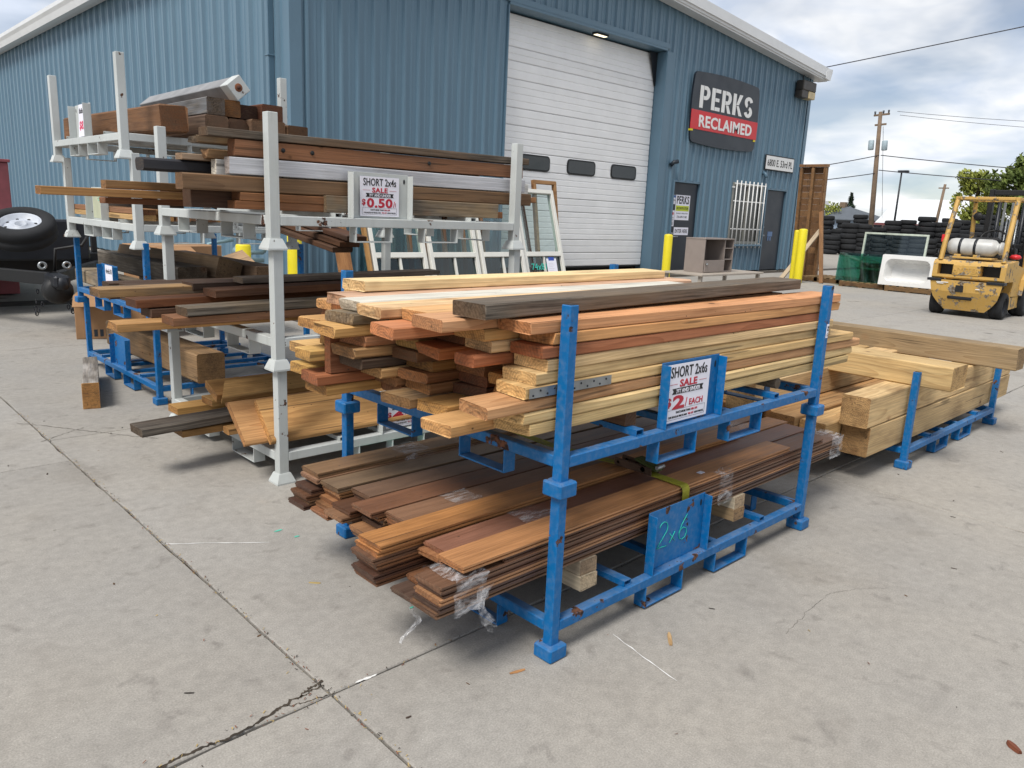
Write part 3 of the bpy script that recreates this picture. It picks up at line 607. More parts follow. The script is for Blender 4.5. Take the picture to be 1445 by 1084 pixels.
# ------------------------------------------------------------------ stacking racks
_rc = {}
def rack(name, label, M, L, Wd, style, group, holder=(.53, .88), loops=True, H=.569):
    t = thing(name, label, 'rack', M, group)
    mat = M_BLUE if style == 'b' else M_WHITE
    fs, w, fh = (.076, .036, .047) if style == 'b' else (.096, .050, .052)
    rz0, rz1 = (.086, .122) if style == 'b' else (.110, .155)
    o = (fs-w)/2; key = (style, L, Wd, holder, H)
    def part(nm, i, fn, par=t, mats=None):
        k = key+(nm, i)
        if k not in _rc:
            m = MB(); fn(m); _rc[k] = m.mesh(nm, mats or [mat, M_BLACK])
        return obj(nm, _rc[k], par)
    i = 0
    for cx in (0, L-fs):
        for cy in (0, Wd-fs):
            i += 1
            def post(m):
                x0, x1, y0, y1 = cx+o, cx+o+w, cy+o, cy+o+w; wt = .004
                m.box(x0, x1, y0, y1, fh*.5, H, .0025)
                m.box(x0+wt, x1-wt, y0+wt, y1-wt, H-.01, H+.0006, 0, 1)  # black inset paints in the shade inside the open tube end
            def foot(m):
                if style == 'b': m.box(cx, cx+fs, cy, cy+fs, 0, fh, .005)
                else:
                    k = .017; q = [(0, 0), (fs, 0), (fs, fs), (0, fs)]
                    zs = [(0, 0), (.008, 0), (fh-.006, .015), (fh, .018)]
                    vs = [(cx+(fs/2)+(a-fs/2)*(1-2*d/fs), cy+(fs/2)+(b-fs/2)*(1-2*d/fs), z) for z, d in zs for a, b in q]
                    m.add(vs, [(3, 2, 1, 0), (12, 13, 14, 15)]+[(r*4+j, r*4+(j+1) % 4, r*4+4+(j+1) % 4, r*4+4+j) for r in range(3) for j in range(4)])
            part('post', i, post); part('foot', i, foot)
    for i, cy in enumerate((o, Wd-o-w)): part('long_rail', i, lambda m: m.box(o+w+.0005, L-o-w-.0005, cy, cy+w, rz0, rz1, .003))
    for i, cx in enumerate((o, L-o-w)): part('short_rail', i, lambda m: m.box(cx, cx+w, o+w+.0005, Wd-o-w-.0005, rz0, rz1, .003))
    for i, f in enumerate((.42, .58)): part('brace_bar', i, lambda m: m.box(L*f-.016, L*f+.016, o+w+.0008, Wd-o-w-.0008, rz1-.030, rz1-.003, .003))
    for i, f in enumerate((.237, .768)):
        cx = L*f
        def cross(m):
            y0, y1, z0, z1, wt, hw = o+.012, Wd-o-.012, rz1+.0006, rz1+.021, .0025, .019
            m.box(cx-hw, cx+hw, y0, y1, z1-wt, z1); m.box(cx-hw, cx+hw, y0, y1, z0, z0+wt); m.box(cx-hw, cx-hw+wt, y0, y1, z0+wt, z1-wt); m.box(cx+hw-wt, cx+hw, y0, y1, z0+wt, z1-wt)
            m.box(cx-hw+wt, cx+hw-wt, y0+.03, y1-.03, z0+wt, z1-wt, 0, 1)
        part('cross_bar', i, cross)
    if holder:
        a, b = holder; yp = o+w-.005; zt = rz1+.225
        h = part('sign_holder', 0, lambda m: m.box(a, b, yp, yp+.004, rz1+.0006, zt, .001))
        part('flange', 0, lambda m: m.box(a, a+.004, o-.002, yp-.0005, rz1+.0006, zt-.006, .001), h); part('flange', 1, lambda m: m.box(b-.004, b, o-.002, yp-.0005, rz1+.0006, zt-.006, .001), h)
        def slot(m):
            for q in (a+.025, b-.025): m.prism([(q+.006*cos(k*pi/4), zt-.035+.013*sin(k*pi/4)) for k in range(8)], yp-.0012, yp-.0004)
        part('slot', 0, slot, h, [M_DKMET])
    if loops:
        lz = .008 if style == 'b' else .035; th = .006; i = 0
        def loop(m, a, b, c, d, ax):
            if ax == 'x': m.box(a, a+th, c, d, lz, rz0-.0005, .001); m.box(b-th, b, c, d, lz, rz0-.0005, .001); m.box(a+th+.0003, b-th-.0003, c, d, lz, lz+th, .001)
            else: m.box(c, d, a, a+th, lz, rz0-.0005, .001); m.box(c, d, b-th, b, lz, rz0-.0005, .001); m.box(c, d, a+th+.0003, b-th-.0003, lz, lz+th, .001)
        for cy in (o, Wd-o-w):
            for f in ((.292, .426), (.553, .694)): i += 1; part('fork_loop', i, lambda m: loop(m, L*f[0], L*f[1], cy, cy+w+.012, 'x'))
        for cx in (o, L-o-w):
            for f in ((.21, .39), (.60, .78)): i += 1; part('fork_loop', i, lambda m: loop(m, Wd*f[0], Wd*f[1], cx, cx+w+.012, 'y'))
    return t
LA, WA = 1.715, 1.248
BG = 'blue steel stacking racks'; WG = 'white steel stacking racks'
A1 = rack('stacking_rack', 'lower blue stacking rack in front, chalked 2x6, holding dark planks', T(0, 0, 0), LA, WA, 'b', BG)
A2 = rack('stacking_rack', 'upper blue stacking rack in front with the 2x6 price sign', T(0, 0, .534), LA, WA, 'b', BG)
D1 = rack('stacking_rack', 'single blue rack at the right under thick yellow timbers', T(2.996, .03, 0), LA+.02, WA, 'b', BG, None)
LB, WB, BXo, BYo = 1.63, 1.44, .073, 1.902
B1 = rack('stacking_rack', 'bottom white rack of the tall middle stack, standing on the concrete', T(BXo, BYo, 0), LB, WB, 'w', WG, (.62, .98), H=.606)
B2 = rack('stacking_rack', 'second white rack of the middle stack, carrying long dark boards', T(BXo-.004, BYo+.004, .567), LB, WB, 'w', WG, None, H=.606)
B3 = rack('stacking_rack', 'top white rack of the middle stack with the 2x4 price sign', T(BXo-.012, BYo+.010, 1.134), LB, WB, 'w', WG, (.46, .82), H=.606)
LC, WC = 1.60, 1.16
def MC(i, z): k = .026*i; return T(.150-.72*k-.03*i*.4, 3.742+LC+.70*k, z) @ RZ(-pi/2)
C1 = rack('stacking_rack', 'bottom blue rack of the far left stack with one big squared timber', MC(0, 0), LC, WC, 'b', BG, (.62, .97), H=.545)
C2 = rack('stacking_rack', 'second blue rack of the far left stack, with a half-hidden white price card', MC(1, .512), LC, WC, 'b', BG, (.58, .93), H=.545)
C3 = rack('stacking_rack', 'third rack of the far left stack, white over blue, with a faded yellow sign plate', MC(2.1, 1.018), LC, WC, 'w', WG, (.55, .90), H=.590)
C4 = rack('stacking_rack', 'topmost white rack of the far left stack holding heavy brown beams', MC(3.6, 1.572), LC, WC, 'w', WG, (.50, .85), H=.620)
# faded plate faces and marks on the racks
def teal_strokes(par, polys, M, mat=M_TEAL, r=.0015):
    for p in polys: m = MB(); m.tube([M @ Vector(q) for q in p], r, 5); m.build('chalk_stroke', [mat], par)
y_ = .02+.036-.0065
def arc(cx, cz, rx, rz, a0, a1, n=9): return [(cx+rx*cos(radians(a0+(a1-a0)*i/(n-1))), y_, cz+rz*sin(radians(a0+(a1-a0)*i/(n-1)))) for i in range(n)]
teal_strokes(A1, [arc(.605, .262, .026, .026, 160, -30)+[(.578, y_, .200), (.575, y_, .193), (.600, y_, .193), (.632, y_, .190)], [(.648, y_, .232), (.682, y_, .198)], [(.680, y_, .234), (.650, y_, .196)], [(.752, y_, .283), (.722, y_, .250), (.708, y_, .220)]+arc(.732, .212, .025, .024, 170, 540)], T(.015, 0, .005))
m = MB(); m.box(.030, .050, .0175, .0195, .345, .405, .001); st = m.build('post_sticker', [M_PAPER], A2, T(1.639, 0, 0)); text('Z', st, .040, .0170, .378, .024, M_INK, .9, .04); text('G', st, .040, .0170, .352, .02, M_TAUPE, .9, .01)
for rk, a in ((C3, .55),):
    m = MB(); m.box(a+.02, a+.33, .066, .0675, .165, .375); m.build('faded_plate', [plain('faded_yellow_plate', '#c9cdb0', .6, 0, .9, .15, 8)], rk)
    teal_strokes(rk, [[(a+.14, .0655, .30), (a+.20, .0655, .315), (a+.22, .0655, .295), (a+.16, .0655, .288), (a+.14, .0655, .30)], [(a+.15, .0655, .355), (a+.19, .0655, .335), (a+.22, .0655, .36)]], T(0, 0, 0))
# ------------------------------------------------------------------ price cards
def price_card(label, M, item, price, w=.245, h=.20*1.0):
    t = thing('price_sign', label, 'sign', M, 'printed price signs on the racks')
    m = MB(); m.box(-w/2, w/2, -.0008, .0008, 0, h, 0); m.build('sheet', [M_PAPER], t); y = -.0014
    text(item, t, 0, y, h*.775, h*.26, M_INK, .5, .012, width=w*.84, name='headline'); text('SALE', t, 0, y, h*.605, h*.17, M_RED, .8, .03, width=w*.40, name='headline')
    for s in (-1, 1): m = MB(); m.box(s*w*.34-w*.09, s*w*.34+w*.09, y-.0003, y+.0003, h*.655, h*.661); m.build('rule', [M_RED], t)
    m = MB(); hb = h*.05; cz = h*.535; m.prism([(-w*.36, cz-hb), (w*.36, cz-hb), (w*.33, cz), (w*.36, cz+hb), (-w*.36, cz+hb), (-w*.33, cz)], y-.0004, y+.0004); m.build('banner', [M_INK], t)
    text('7FT AND UNDER', t, 0, y-.0008, h*.497, h*.10, M_PAPER, .8, .01, width=w*.56, name='banner_text')
    pw = w*(.14+.13*len(price)); tot = pw+w*.38
    text('$', t, -w*.41, y, h*.29, h*.20, M_RED, .8, .03, width=w*.09, name='price'); x0 = -w*.33
    text(price, t, x0+pw/2, y, h*.235, h*.31, M_RED, .7, .035, width=pw, name='price'); text('/', t, x0+pw+w*.04, y, h*.24, h*.22, M_RED, .8, .01, name='price'); text('EACH', t, x0+pw+w*.07+(w*.42-x0-pw-w*.07)/2, y, h*.25, h*.15, M_RED, .8, .02, width=min(w*.32, w*.42-x0-pw-w*.08), name='price')
    for a, b, c, d in ((-w*.44, w*.44, h*.215, h*.218), (-w*.44, w*.44, h*.045, h*.048), (-w*.44, -w*.437, h*.048, h*.215), (w*.437, w*.44, h*.048, h*.215)): m = MB(); m.box(a, b, y-.0002, y+.0002, c, d); m.build('rule', [M_INK], t)
    text("THAT'S MORE THAN", t, -w*.07, y, h*.145, h*.055, M_INK, .7, .004, width=w*.34, name='small_print'); text('50% OFF', t, w*.19, y, h*.145, h*.055, M_RED, .7, .004, width=w*.15, name='small_print')
    text('OUR REGULAR PRICES AND', t, -w*.19, y, h*.075, h*.05, M_INK, .7, .004, width=w*.43, name='small_print'); text('70% OFF', t, w*.115, y, h*.075, h*.05, M_RED, .7, .004, width=w*.13, name='small_print'); text('NEW PRICES.', t, w*.31, y, h*.075, h*.05, M_INK, .7, .004, width=w*.22, name='small_print')
    return t
price_card('white sale sign reading SHORT 2x6s on the upper blue front rack', T(.683, .045, .534+.132), 'SHORT 2x6s', '2', .262, .205)
price_card('white sale sign reading SHORT 2x4s on the top white rack', T(BXo-.012+.640, BYo+.010+.060, 1.134+.166), 'SHORT 2x4s', '0.50', .235, .195)
price_card('white sale sign for 2x10s half hidden on the bottom white rack', T(BXo+.800, BYo+.060, .166), 'SHORT 2x10s', '4', .262, .205)
def small_card(label, M, a, b, lean=0):
    t = thing('price_card', label, 'sign', M @ RX(lean)); m = MB(); m.box(-.08, .08, -.0008, .0008, 0, .215); m.build('sheet', [M_PAPER], t)
    text(a, t, 0, -.0014, .155, .05, M_INK, .6, .01, width=.13); text(b, t, -.005, -.0014, .05, .075, plain('pink_marker', '#d4365f', .6), .8, .03, width=.10); return t
small_card('white price card with pink numerals on the topmost rack of the far left stack', MC(3.6, 1.572) @ T(.69, .052, .165), '8x8x10', '$8.', -.05)
small_card('white price card with red numerals on the second rack of the far left stack', MC(1, .512) @ T(.76, .045, .128), '4x4x10', '$9', 0)
# ------------------------------------------------------------------ lumber
_ord = ['', 'first', 'second', 'third', 'fourth', 'fifth', 'sixth', 'seventh', 'eighth', 'ninth', 'tenth', 'eleventh', 'twelfth']
_bs = [100]
def board_mesh(L, w, t, mat, seed, ch=.003, bow=.003, mitre=(0, 0), rag=.004, nx=8, groove=False):
    r = random.Random(seed); m = MB(); hw, ht = w/2, t/2
    if groove:   # tongue one side, groove other
        q = t*.16
        sec = [(-hw, -ht), (hw-.006, -ht), (hw-.006, -q), (hw, -q), (hw, q), (hw-.006, q), (hw-.006, ht), (-hw, ht), (-hw, q), (-hw+.006, q), (-hw+.006, -q), (-hw, -q)]
    else:
        sec = [(-hw+ch, -ht), (hw-ch, -ht), (hw, -ht+ch), (hw, ht-ch), (hw-ch, ht), (-hw+ch, ht), (-hw, ht-ch), (-hw, -ht+ch)]
    n = len(sec); b1, b2, tw = r.uniform(-bow, bow), r.uniform(-bow, bow), r.uniform(-.012, .012); vs = []
    wv = [r.uniform(-1, 1) for _ in range(4)]
    for i in range(nx):
        u = -1+2*i/(nx-1); x = u*L/2; q = 1-u*u
        for (y, z) in sec:
            xx = x
            if i == 0: xx += mitre[0]*y+r.uniform(0, rag)
            if i == nx-1: xx += mitre[1]*y-r.uniform(0, rag)
            a = tw*u; yy = y*cos(a)-z*sin(a)+b1*q*2; zz = y*sin(a)+z*cos(a)+b2*q*.4
            vs.append((xx, yy, zz+.0006*sin(u*4+wv[0]*3)))
    fs = [(i*n+k, i*n+(k+1) % n, (i+1)*n+(k+1) % n, (i+1)*n+k) for i in range(nx-1) for k in range(n)]
    fs = [f[::-1] for f in fs]
    m.add(vs, fs+[tuple(range(n)), tuple(range((nx-1)*n, nx*n))[::-1]])
    return m.mesh('board', [mat])
def board(name, label, cat, x0, y0, z0, L, w, t, col, mat=None, yaw=0, tilt=0, roll=0, group=None, along='x', k=.95, M=None, **kw):
    """(x0,y0,z0): near lower corner at the start of the board; runs along +X (or +Y)."""
    _bs[0] += 1; mat = mat or M_FRESH
    me = board_mesh(L, w, t, mat, _bs[0], **kw)
    base = T(x0, y0, z0) @ RZ(yaw+(pi/2 if along == 'y' else 0)) @ RY(-tilt) @ RX(roll) @ T(L/2, (w/2 if along == 'x' else -w/2), t/2)
    if M is not None: base = M @ base
    o = obj(name, me, None, base); c = lin(col, k); r = random.Random(_bs[0]*3); q = r.uniform(.92, 1.08)
    o.color = (c[0]*q, c[1]*q*r.uniform(.97, 1.03), c[2]*q*r.uniform(.95, 1.05), 1)
    return tag(o, label, cat, group)
TAN, PALE, ORG, REDB, DKB, GRY, PINK, YELW, WHT, BRN = '#cfa269', '#dfc08a', '#c08350', '#a8603c', '#6e4a33', '#8a7b68', '#d69c78', '#e0bb78', '#ddd5c6', '#9a6a44'
G26 = '2x6 boards stacked on the upper blue front rack'
RH, Z0A = .0368, .7265
CA = [(.0625, .14), (.209, .14), (.355, .14), (.501, .14), (.647, .14), (.793, .14), (.94, .14)]
cn = ['front', 'second', 'third', 'fourth', 'fifth', 'sixth', 'rear']
A2B = {  # column: row -> (x0, x1, colour, material, extra)
 0: [(-.082, 2.06, '#dfbf8a', 'F'), (-.108, 2.10, '#e4c690', 'F'), (-.233, 2.15, '#cfa070', 'F'), (-.091, 2.05, '#dcb882', 'F'), (-.057, 1.83, '#e0c08c', 'F'), (-.015, 1.82, '#e0c28e', 'F'), (-.036, 1.81, '#b8764e', 'F'), (0, 1.89, '#cf9860', 'F'), (-.087, 1.87, '#d09568', 'F')],
 1: [(-.245, 2.0, TAN, 'F'), (.03, 1.9, BRN, 'B'), (-.01, 1.8, '#c29456', 'F'), (-.03, 1.9, '#b98d52', 'F'), (.05, 1.8, BRN, 'B'), (-.165, 1.6, '#b07048', 'F'), (-.09, 1.9, '#e2c49a', 'F'), (-.13, 1.7, '#cda268', 'F'), (-.285, 1.62, '#d3a277', 'F')],
 2: [(-.15, 1.9, '#c89a5e', 'F'), (.0, 1.8, DKB, 'B'), (.02, 1.9, '#7a4a30', 'B'), (.0, 1.8, BRN, 'B'), (.03, 1.9, BRN, 'B'), (-.17, 1.8, '#a9673a', 'B'), (-.08, 1.9, BRN, 'B'), (-.335, 1.7, '#cb865a', 'F'), (-.22, 1.60, '#d8a877', 'F')],
 3: [(-.18, 1.9, '#9a7d56', 'G'), (-.093, 1.8, '#a37747', 'B'), (-.117, 1.9, '#9a6a40', 'B'), (-.087, 1.8, '#96703f', 'B'), (-.15, 1.9, '#7d5a3c', 'B'), (-.14, 1.8, '#b9945c', 'F'), (-.18, 1.9, BRN, 'B'), (-.16, 1.7, '#a07040', 'B'), (-.285, 1.62, '#dfbd8c', 'F')],
 4: [(-.10, 1.9, BRN, 'B'), (-.12, 1.8, '#a8794a', 'B'), (-.18, 1.9, '#c29a68', 'F'), (-.255, 1.8, '#4c3b30', 'B'), (-.29, 1.9, '#b08a5c', 'B'), (-.25, 1.8, '#c98f68', 'F'), (-.36, 1.7, '#cfa466', 'F'), (-.30, 1.7, '#8f7c63', 'G'), (-.262, 1.57, '#d6d0c4', 'W')],
 5: [(-.30, 1.9, '#b58c50', 'F'), (-.325, 1.8, '#a86a46', 'F'), None, None, None, None, (-.325, 1.9, '#c59a5f', 'F'), (-.20, 1.7, '#cf9568', 'F'), (-.225, 1.80, '#ddb394', 'F')],
 6: [(-.12, 1.8, BRN, 'B'), (-.280, 1.8, '#d2a862', 'F'), (-.15, 1.7, TAN, 'F'), (-.280, 1.8, '#dcb877', 'F'), (-.15, 1.7, TAN, 'F'), (-.2, 1.8, TAN, 'F'), (-.15, 1.7, BRN, 'F'), (-.17, 1.8, TAN, 'F'), (-.06, 1.70, '#e6c894', 'F')],
}
MM = {'F': M_FRESH, 'B': M_BROWN, 'G': M_GREYW, 'W': M_PAINTW}
CNAME = {'F': 'tan', 'B': 'brown', 'G': 'grey weathered', 'W': 'white painted'}
rr_ = random.Random(5)
def tint(h, mt):
    if mt in 'GW': return CNAME[mt]
    r_, g_ = int(h[1:3], 16), int(h[3:5], 16)
    return 'red-brown' if r_-g_ > 55 and r_ < 190 else ('orange-tan' if r_-g_ > 52 else ('pale yellow' if r_ > 214 else ('brown' if r_ < 165 else 'tan')))
for c, rows in A2B.items():
    y0, w = CA[c]
    for k, b in enumerate(rows):
        if b is None: continue
        x0, x1, col, mt = b; ww = w-(.05 if (c == 1 and k in (2, 3, 5)) else 0); th = .0346
        board('lumber_board', f'{tint(col, mt)} 2x6, {_ord[k+1]} from bottom in the {cn[c]} column of the upper front rack', 'board', x0, y0+rr_.uniform(0, .004), Z0A+k*RH-(.012 if (c == 1 and k == 0) else 0), x1-x0, ww, th-(.0 if c != 1 or k else .0), col, MM[mt], yaw=rr_.uniform(-.004, .004), group=G26,
              bow=.004, rag=rr_.choice((.003, .006, .014)), mitre=(rr_.choice((0, 0, .05, .12, -.12)), 0), ch=rr_.uniform(.003, .007))
board('lumber_board', 'red-brown 2x6 set on edge among the stacked ends of the upper blue front rack', 'board', -.283, .797, Z0A+2*RH+.001, 2.0, .037, .138, '#8e5636', M_BROWN, group=G26)
board('lumber_board', 'tan board end beside the on-edge 2x6 on the upper blue front rack', 'board', -.335, .838, Z0A+3.1*RH, 2.1, .10, .036, '#d9b06c', M_FRESH, group=G26)
board('lumber_board', 'pale yellow board end above the on-edge 2x6 on the upper blue front rack', 'board', -.24, .838, Z0A+4.15*RH, 2.1, .10, .036, '#cfa466', M_FRESH, group=G26)
zt = Z0A+9*RH
board('lumber_board', 'long dark grey weathered board lying on top of the 2x6 stack', 'board', -.205, .125, zt+.004, 1.92, .135, .042, '#6f6252', M_GREYW, yaw=.028, tilt=.006, group=G26, bow=.004)
board('lumber_board', 'long yellow pine board at the back on top of the 2x6 stack', 'board', -.11, .86, zt+.001, 1.81, .14, .036, '#ecd09c', M_FRESH, group=G26, yaw=.02)
board('lumber_board', 'short tan board end on top behind the dark grey board', 'board', .62, .275, zt+.001, 1.05, .085, .036, '#dbb67e', M_FRESH, group=G26)
# steel mending plate on the fourth board up
mp = thing('mending_plate', 'perforated grey steel plate nailed across the front 2x6 ends', 'plate', T(-.088, .060, Z0A+3*RH+.004))
m = MB(); m.box(0, .36, -.0012, 0, 0, .029, 0); m.build('plate', [M_STEEL], mp)
for k in range(12): m = MB(); m.lathe([(0, .0022), (.003, .0018), (.0036, .0002)], 8, 0, T(.015+k*.029, -.0012, .008+(k % 2)*.012) @ RX(pi/2)); m.build('nail_head', [M_DKMET], mp)
# dunnage of the upper rack
board('dunnage_block', 'dark wooden spacer block under the 2x6 stack at the left', 'spacer', .385, .075, .6785, 1.05, .055, .046, '#6b4f38', M_BROWN, along='y')
m = MB(); r = random.Random(9); pts = []
for i in range(9): pts.append((1.40, .075+i*.13, .7015))
m.tube(pts, [.0235]+[.0235+r.uniform(-.0015, 0) for _ in pts[1:]], 12); o = m.build('dunnage_log', [M_GREYW]); o.color = (*lin('#6f604e', .8), 1); tag(o, 'weathered grey round spacer log under the right end of the 2x6 stack', 'log')
# ------------------------------------------------------------------ dark tongue-and-groove planks on the lower front rack
GPL = 'dark planks bundled on the lower blue front rack'
ZP = .2515; TH = .0178
PC = [.082, .212, .342, .472, .602, .732, .862, .992]
PX0 = [[-.38, -.375, -.37, -.36, -.37, -.13, -.29], [-.30, -.10, -.2, -.12, -.26, -.24], [-.40, -.41, -.39, -.40, -.415, -.40], [-.25, -.2, -.24, -.19, -.2, -.20], [-.25, -.26, -.21, -.2, -.22, -.25], [-.2, -.24, -.28, -.25, -.16, -.17], [-.26, -.24, -.22, -.2, -.21, -.217], [-.28, -.26, -.27, -.25, -.15, -.23]]
PCOL = ['#7f583c', '#8f6444', '#9a714e', '#84603f', '#5b3c29', '#60483a', '#4a3227', '#6a4e3a', '#5a4033', '#785a42', '#4f3a30', '#63412c']
TOPC = ['#a87a50', '#7c5546', '#ad7a4a', '#806049', '#76523c', '#705847', '#7f6954', '#94745a']
bn = ['front', 'second', 'third', 'fourth', 'fifth', 'sixth', 'seventh', 'rear']
for c, y0 in enumerate(PC):
    n = len(PX0[c])
    for k in range(n):
        top = k == n-1; x0 = PX0[c][k]; x1 = 2.12-rr_.uniform(0, .12)
        if c == 0: x1 = 2.14 if k < n-2 else (1.95 if k == n-2 else 1.62)
        lab = f'brown plank on top of the {bn[c]} bundle on the lower blue front rack' if top else f'brown plank, {_ord[k+1]} from bottom in the {bn[c]} bundle of the lower front rack'
        board('plank', lab, 'plank', x0, y0+rr_.uniform(0, .006), ZP+k*(TH+.0007), x1-x0, .122, TH, TOPC[c] if top else rr_.choice(PCOL), M_PLANK, yaw=rr_.uniform(-.003, .003), group=GPL, bow=.0015, groove=True, nx=6, rag=.003, k=1.12)
board('plank', 'loose orange-brown plank lying highest on the third bundle of the lower front rack', 'plank', -.395, .335, ZP+6*(TH+.0007)+.001, 2.0, .122, TH, '#b07c4a', M_PLANK, group=GPL, groove=True, k=1.05)
board('plank', 'grey-brown plank lying highest at the back of the lower front rack', 'plank', -.22, 1.0, ZP+6*(TH+.0007)+.001, 2.1, .122, TH, '#85684a', M_PLANK, group=GPL, groove=True, k=1.05)
board('plank', 'loose plank jutting low between the two front bundles of the lower front rack', 'plank', -.36, .225, ZP-.002-TH, 1.9, .11, TH, '#5d4a40', M_PLANK, group=GPL, groove=True, k=1.05)
for x in (.21, 1.16):
    for k in (0, 1):
        for y, nm in ((.075, 'front'),):
            side_ = 'left' if x < 1 else 'right'
            board('dunnage_block', f'{"upper" if k else "lower"} pale spacer block at the {side_} under the dark planks', 'spacer', x, y+.004*k, .1445+.0530*k, 1.02, .082, .0525, '#c9b8a0' if k or x < 1 else '#a58a66', M_PAINTW, along='y')
# stretch film, strap and ratchet
def film(pts_rows, label, cat='plastic wrap', name='stretch_film'):
    m = MB(); n = len(pts_rows[0]); vs = [p for row in pts_rows for p in row]
    m.add(vs, [(i*n+j, i*n+j+1, (i+1)*n+j+1, (i+1)*n+j) for i in range(len(pts_rows)-1) for j in range(n-1)], 0, True)
    return tag(m.build(name, [M_FILM]), label, cat)
def wrap(x0, x1, y0, y1, z0, z1, label, seed, amp=.004, close=False):
    r = random.Random(seed); ring = []
    e = .002
    def seg(a, b, n): return [(a[0]+(b[0]-a[0])*i/n, a[1]+(b[1]-a[1])*i/n) for i in range(n)]
    ring = seg((y0-e, z0-e), (y0-e, z1+e), 5)+seg((y0-e, z1+e), (y1+e, z1+e), 8)+seg((y1+e, z1+e), (y1+e, z0-e), 4)+[(y1+e, z0-e)]
    if close: ring += seg((y1+e, z0-e), (y0-e, z0-e), 6)[1:]+[(y0-e, z0-e)]
    rows = []
    for i in range(7):
        x = x0+(x1-x0)*i/6; rows.append([(x+r.uniform(-1, 1)*.006, y-abs(r.gauss(0, amp))*(1 if y < (y0+y1)/2 else -1), z+abs(r.gauss(0, amp))*(1 if z > (z0+z1)/2 else -.5)) for y, z in ring])
    return film(rows, label)
zt0 = ZP+5*(TH+.0007)
wrap(-.325, -.205, .080, .206, ZP-.001, zt0+.001, 'crumpled clear plastic wrap round the front plank bundle end', 1, .006, True)
wrap(1.02, 1.12, .079, .12, ZP, ZP+6.8*(TH+.0007), 'band of clear plastic wrap low on the front bundle beside the chalked plate', 2, .002)
wrap(2.02, 2.145, .080, .206, ZP-.001, zt0+.003, 'clear plastic wrap round the far right end of the front bundle', 3, .004, True)
wrap(.02, .14, .474, .59, ZP+.06, ZP+6*(TH+.0007)+.001, 'patch of clear wrap across the fourth plank bundle', 4, .0015)
wrap(.10, .24, .212, .330, ZP+.06, ZP+6*(TH+.0007)+.001, 'patch of clear wrap across the second plank bundle', 5, .0015)
wrap(.16, .30, .992, 1.116, ZP+.06, ZP+7*(TH+.0007)+.002, 'patch of clear wrap across the rear plank bundle', 6, .0015)
wrap(1.60, 1.80, .342, .47, ZP+.06, ZP+7*(TH+.0007)+.002, 'wide patch of clear wrap at the right end of the third bundle', 7, .003)
def tail(x, y, z, L, w, label, seed, dx=0, dy=0):
    r = random.Random(seed); rows = []
    for i in range(10):
        t = i/9; ww = w*(1-.5*t)*(.75+.4*sin(t*7+seed)); a = sin(t*6+seed)*.02; rows.append([(x+dx*t+a+(j/4-.5)*ww, y+dy*t+sin(j*1.7+t*9)*.008, z-L*t+cos(j+seed)*.004) for j in range(5)])
    return film(rows, label)
tail(-.225, .070, ZP+.06, .15, .07, 'crumpled tail of plastic hanging in front of the plank bundle end', 2, .02, -.005)
tail(-.37, .19, ZP-.004, .10, .022, 'thin strip of plastic dangling below the front plank bundle', 5, -.03, .005)
sp_ = thing('ratchet_strap', 'yellow-green ratchet strap pulled across the dark planks', 'strap', T(-.075, 0, 0))
zs = ZP+7*(TH+.0007)+.0035
def ribb(pts, w):
    m = MB(); vs = []
    for x, y, z in pts: vs += [(x-w/2, y, z), (x+w/2, y, z), (x+w/2, y, z+.002), (x-w/2, y, z+.002)]
    fs = [(4*i+a, 4*i+(a+1) % 4, 4*i+4+(a+1) % 4, 4*i+4+a) for i in range(len(pts)-1) for a in range(4)]; m.add(vs, fs+[(3, 2, 1, 0), tuple(4*(len(pts)-1)+i for i in range(4))]); return m
ribb([(.86, .076, ZP+.03), (.86, .0755, zs-.02), (.86, .080, zs-.006), (.86, .09, zs), (.86, .25, zs+.003)], .046).build('webbing', [M_STRAP], sp_)
ribb([(.86, .36, zs+.008), (.84, .50, zs+.002), (.82, .75, zs), (.80, 1.0, zs+.018), (.79, 1.115, zs+.018), (.79, 1.12, ZP)], .046).build('webbing', [M_STRAP], sp_)
m = MB(); m.box(.832, .840, .22, .40, zs+.003, zs+.034, .002); m.box(.882, .890, .22, .40, zs+.003, zs+.034, .002); m.tube([(.832, .26, zs+.02), (.890, .26, zs+.02)], .011, 10); m.tube([(.832, .38, zs+.018), (.890, .38, zs+.018)], .007, 10); m.build('ratchet', [plain('rusty_steel', '#5a4434', .6, .3, 1, .3)], sp_)
m = MB(); m.box(.836, .886, .20, .31, zs+.034, zs+.046, .004, 0, T(.861, .26, zs+.03) @ RX(.22) @ T(-.861, -.26, -zs-.03)); m.build('handle', [plain('black_green_handle', '#3e4a20', .5)], sp_)
m = MB(); m.tube([(.838, .200, zs+.040), (.884, .200, zs+.040)], .008, 8); m.build('grip', [M_STEEL], sp_)
m = MB(); m.box(.955, .985, .125, .145, ZP+7*(TH+.0007)+.001, ZP+7*(TH+.0007)+.003); tag(m.build('paper_tag', [M_PAPER]), 'tiny white paper tag stuck on the front plank beside the strap', 'tag')
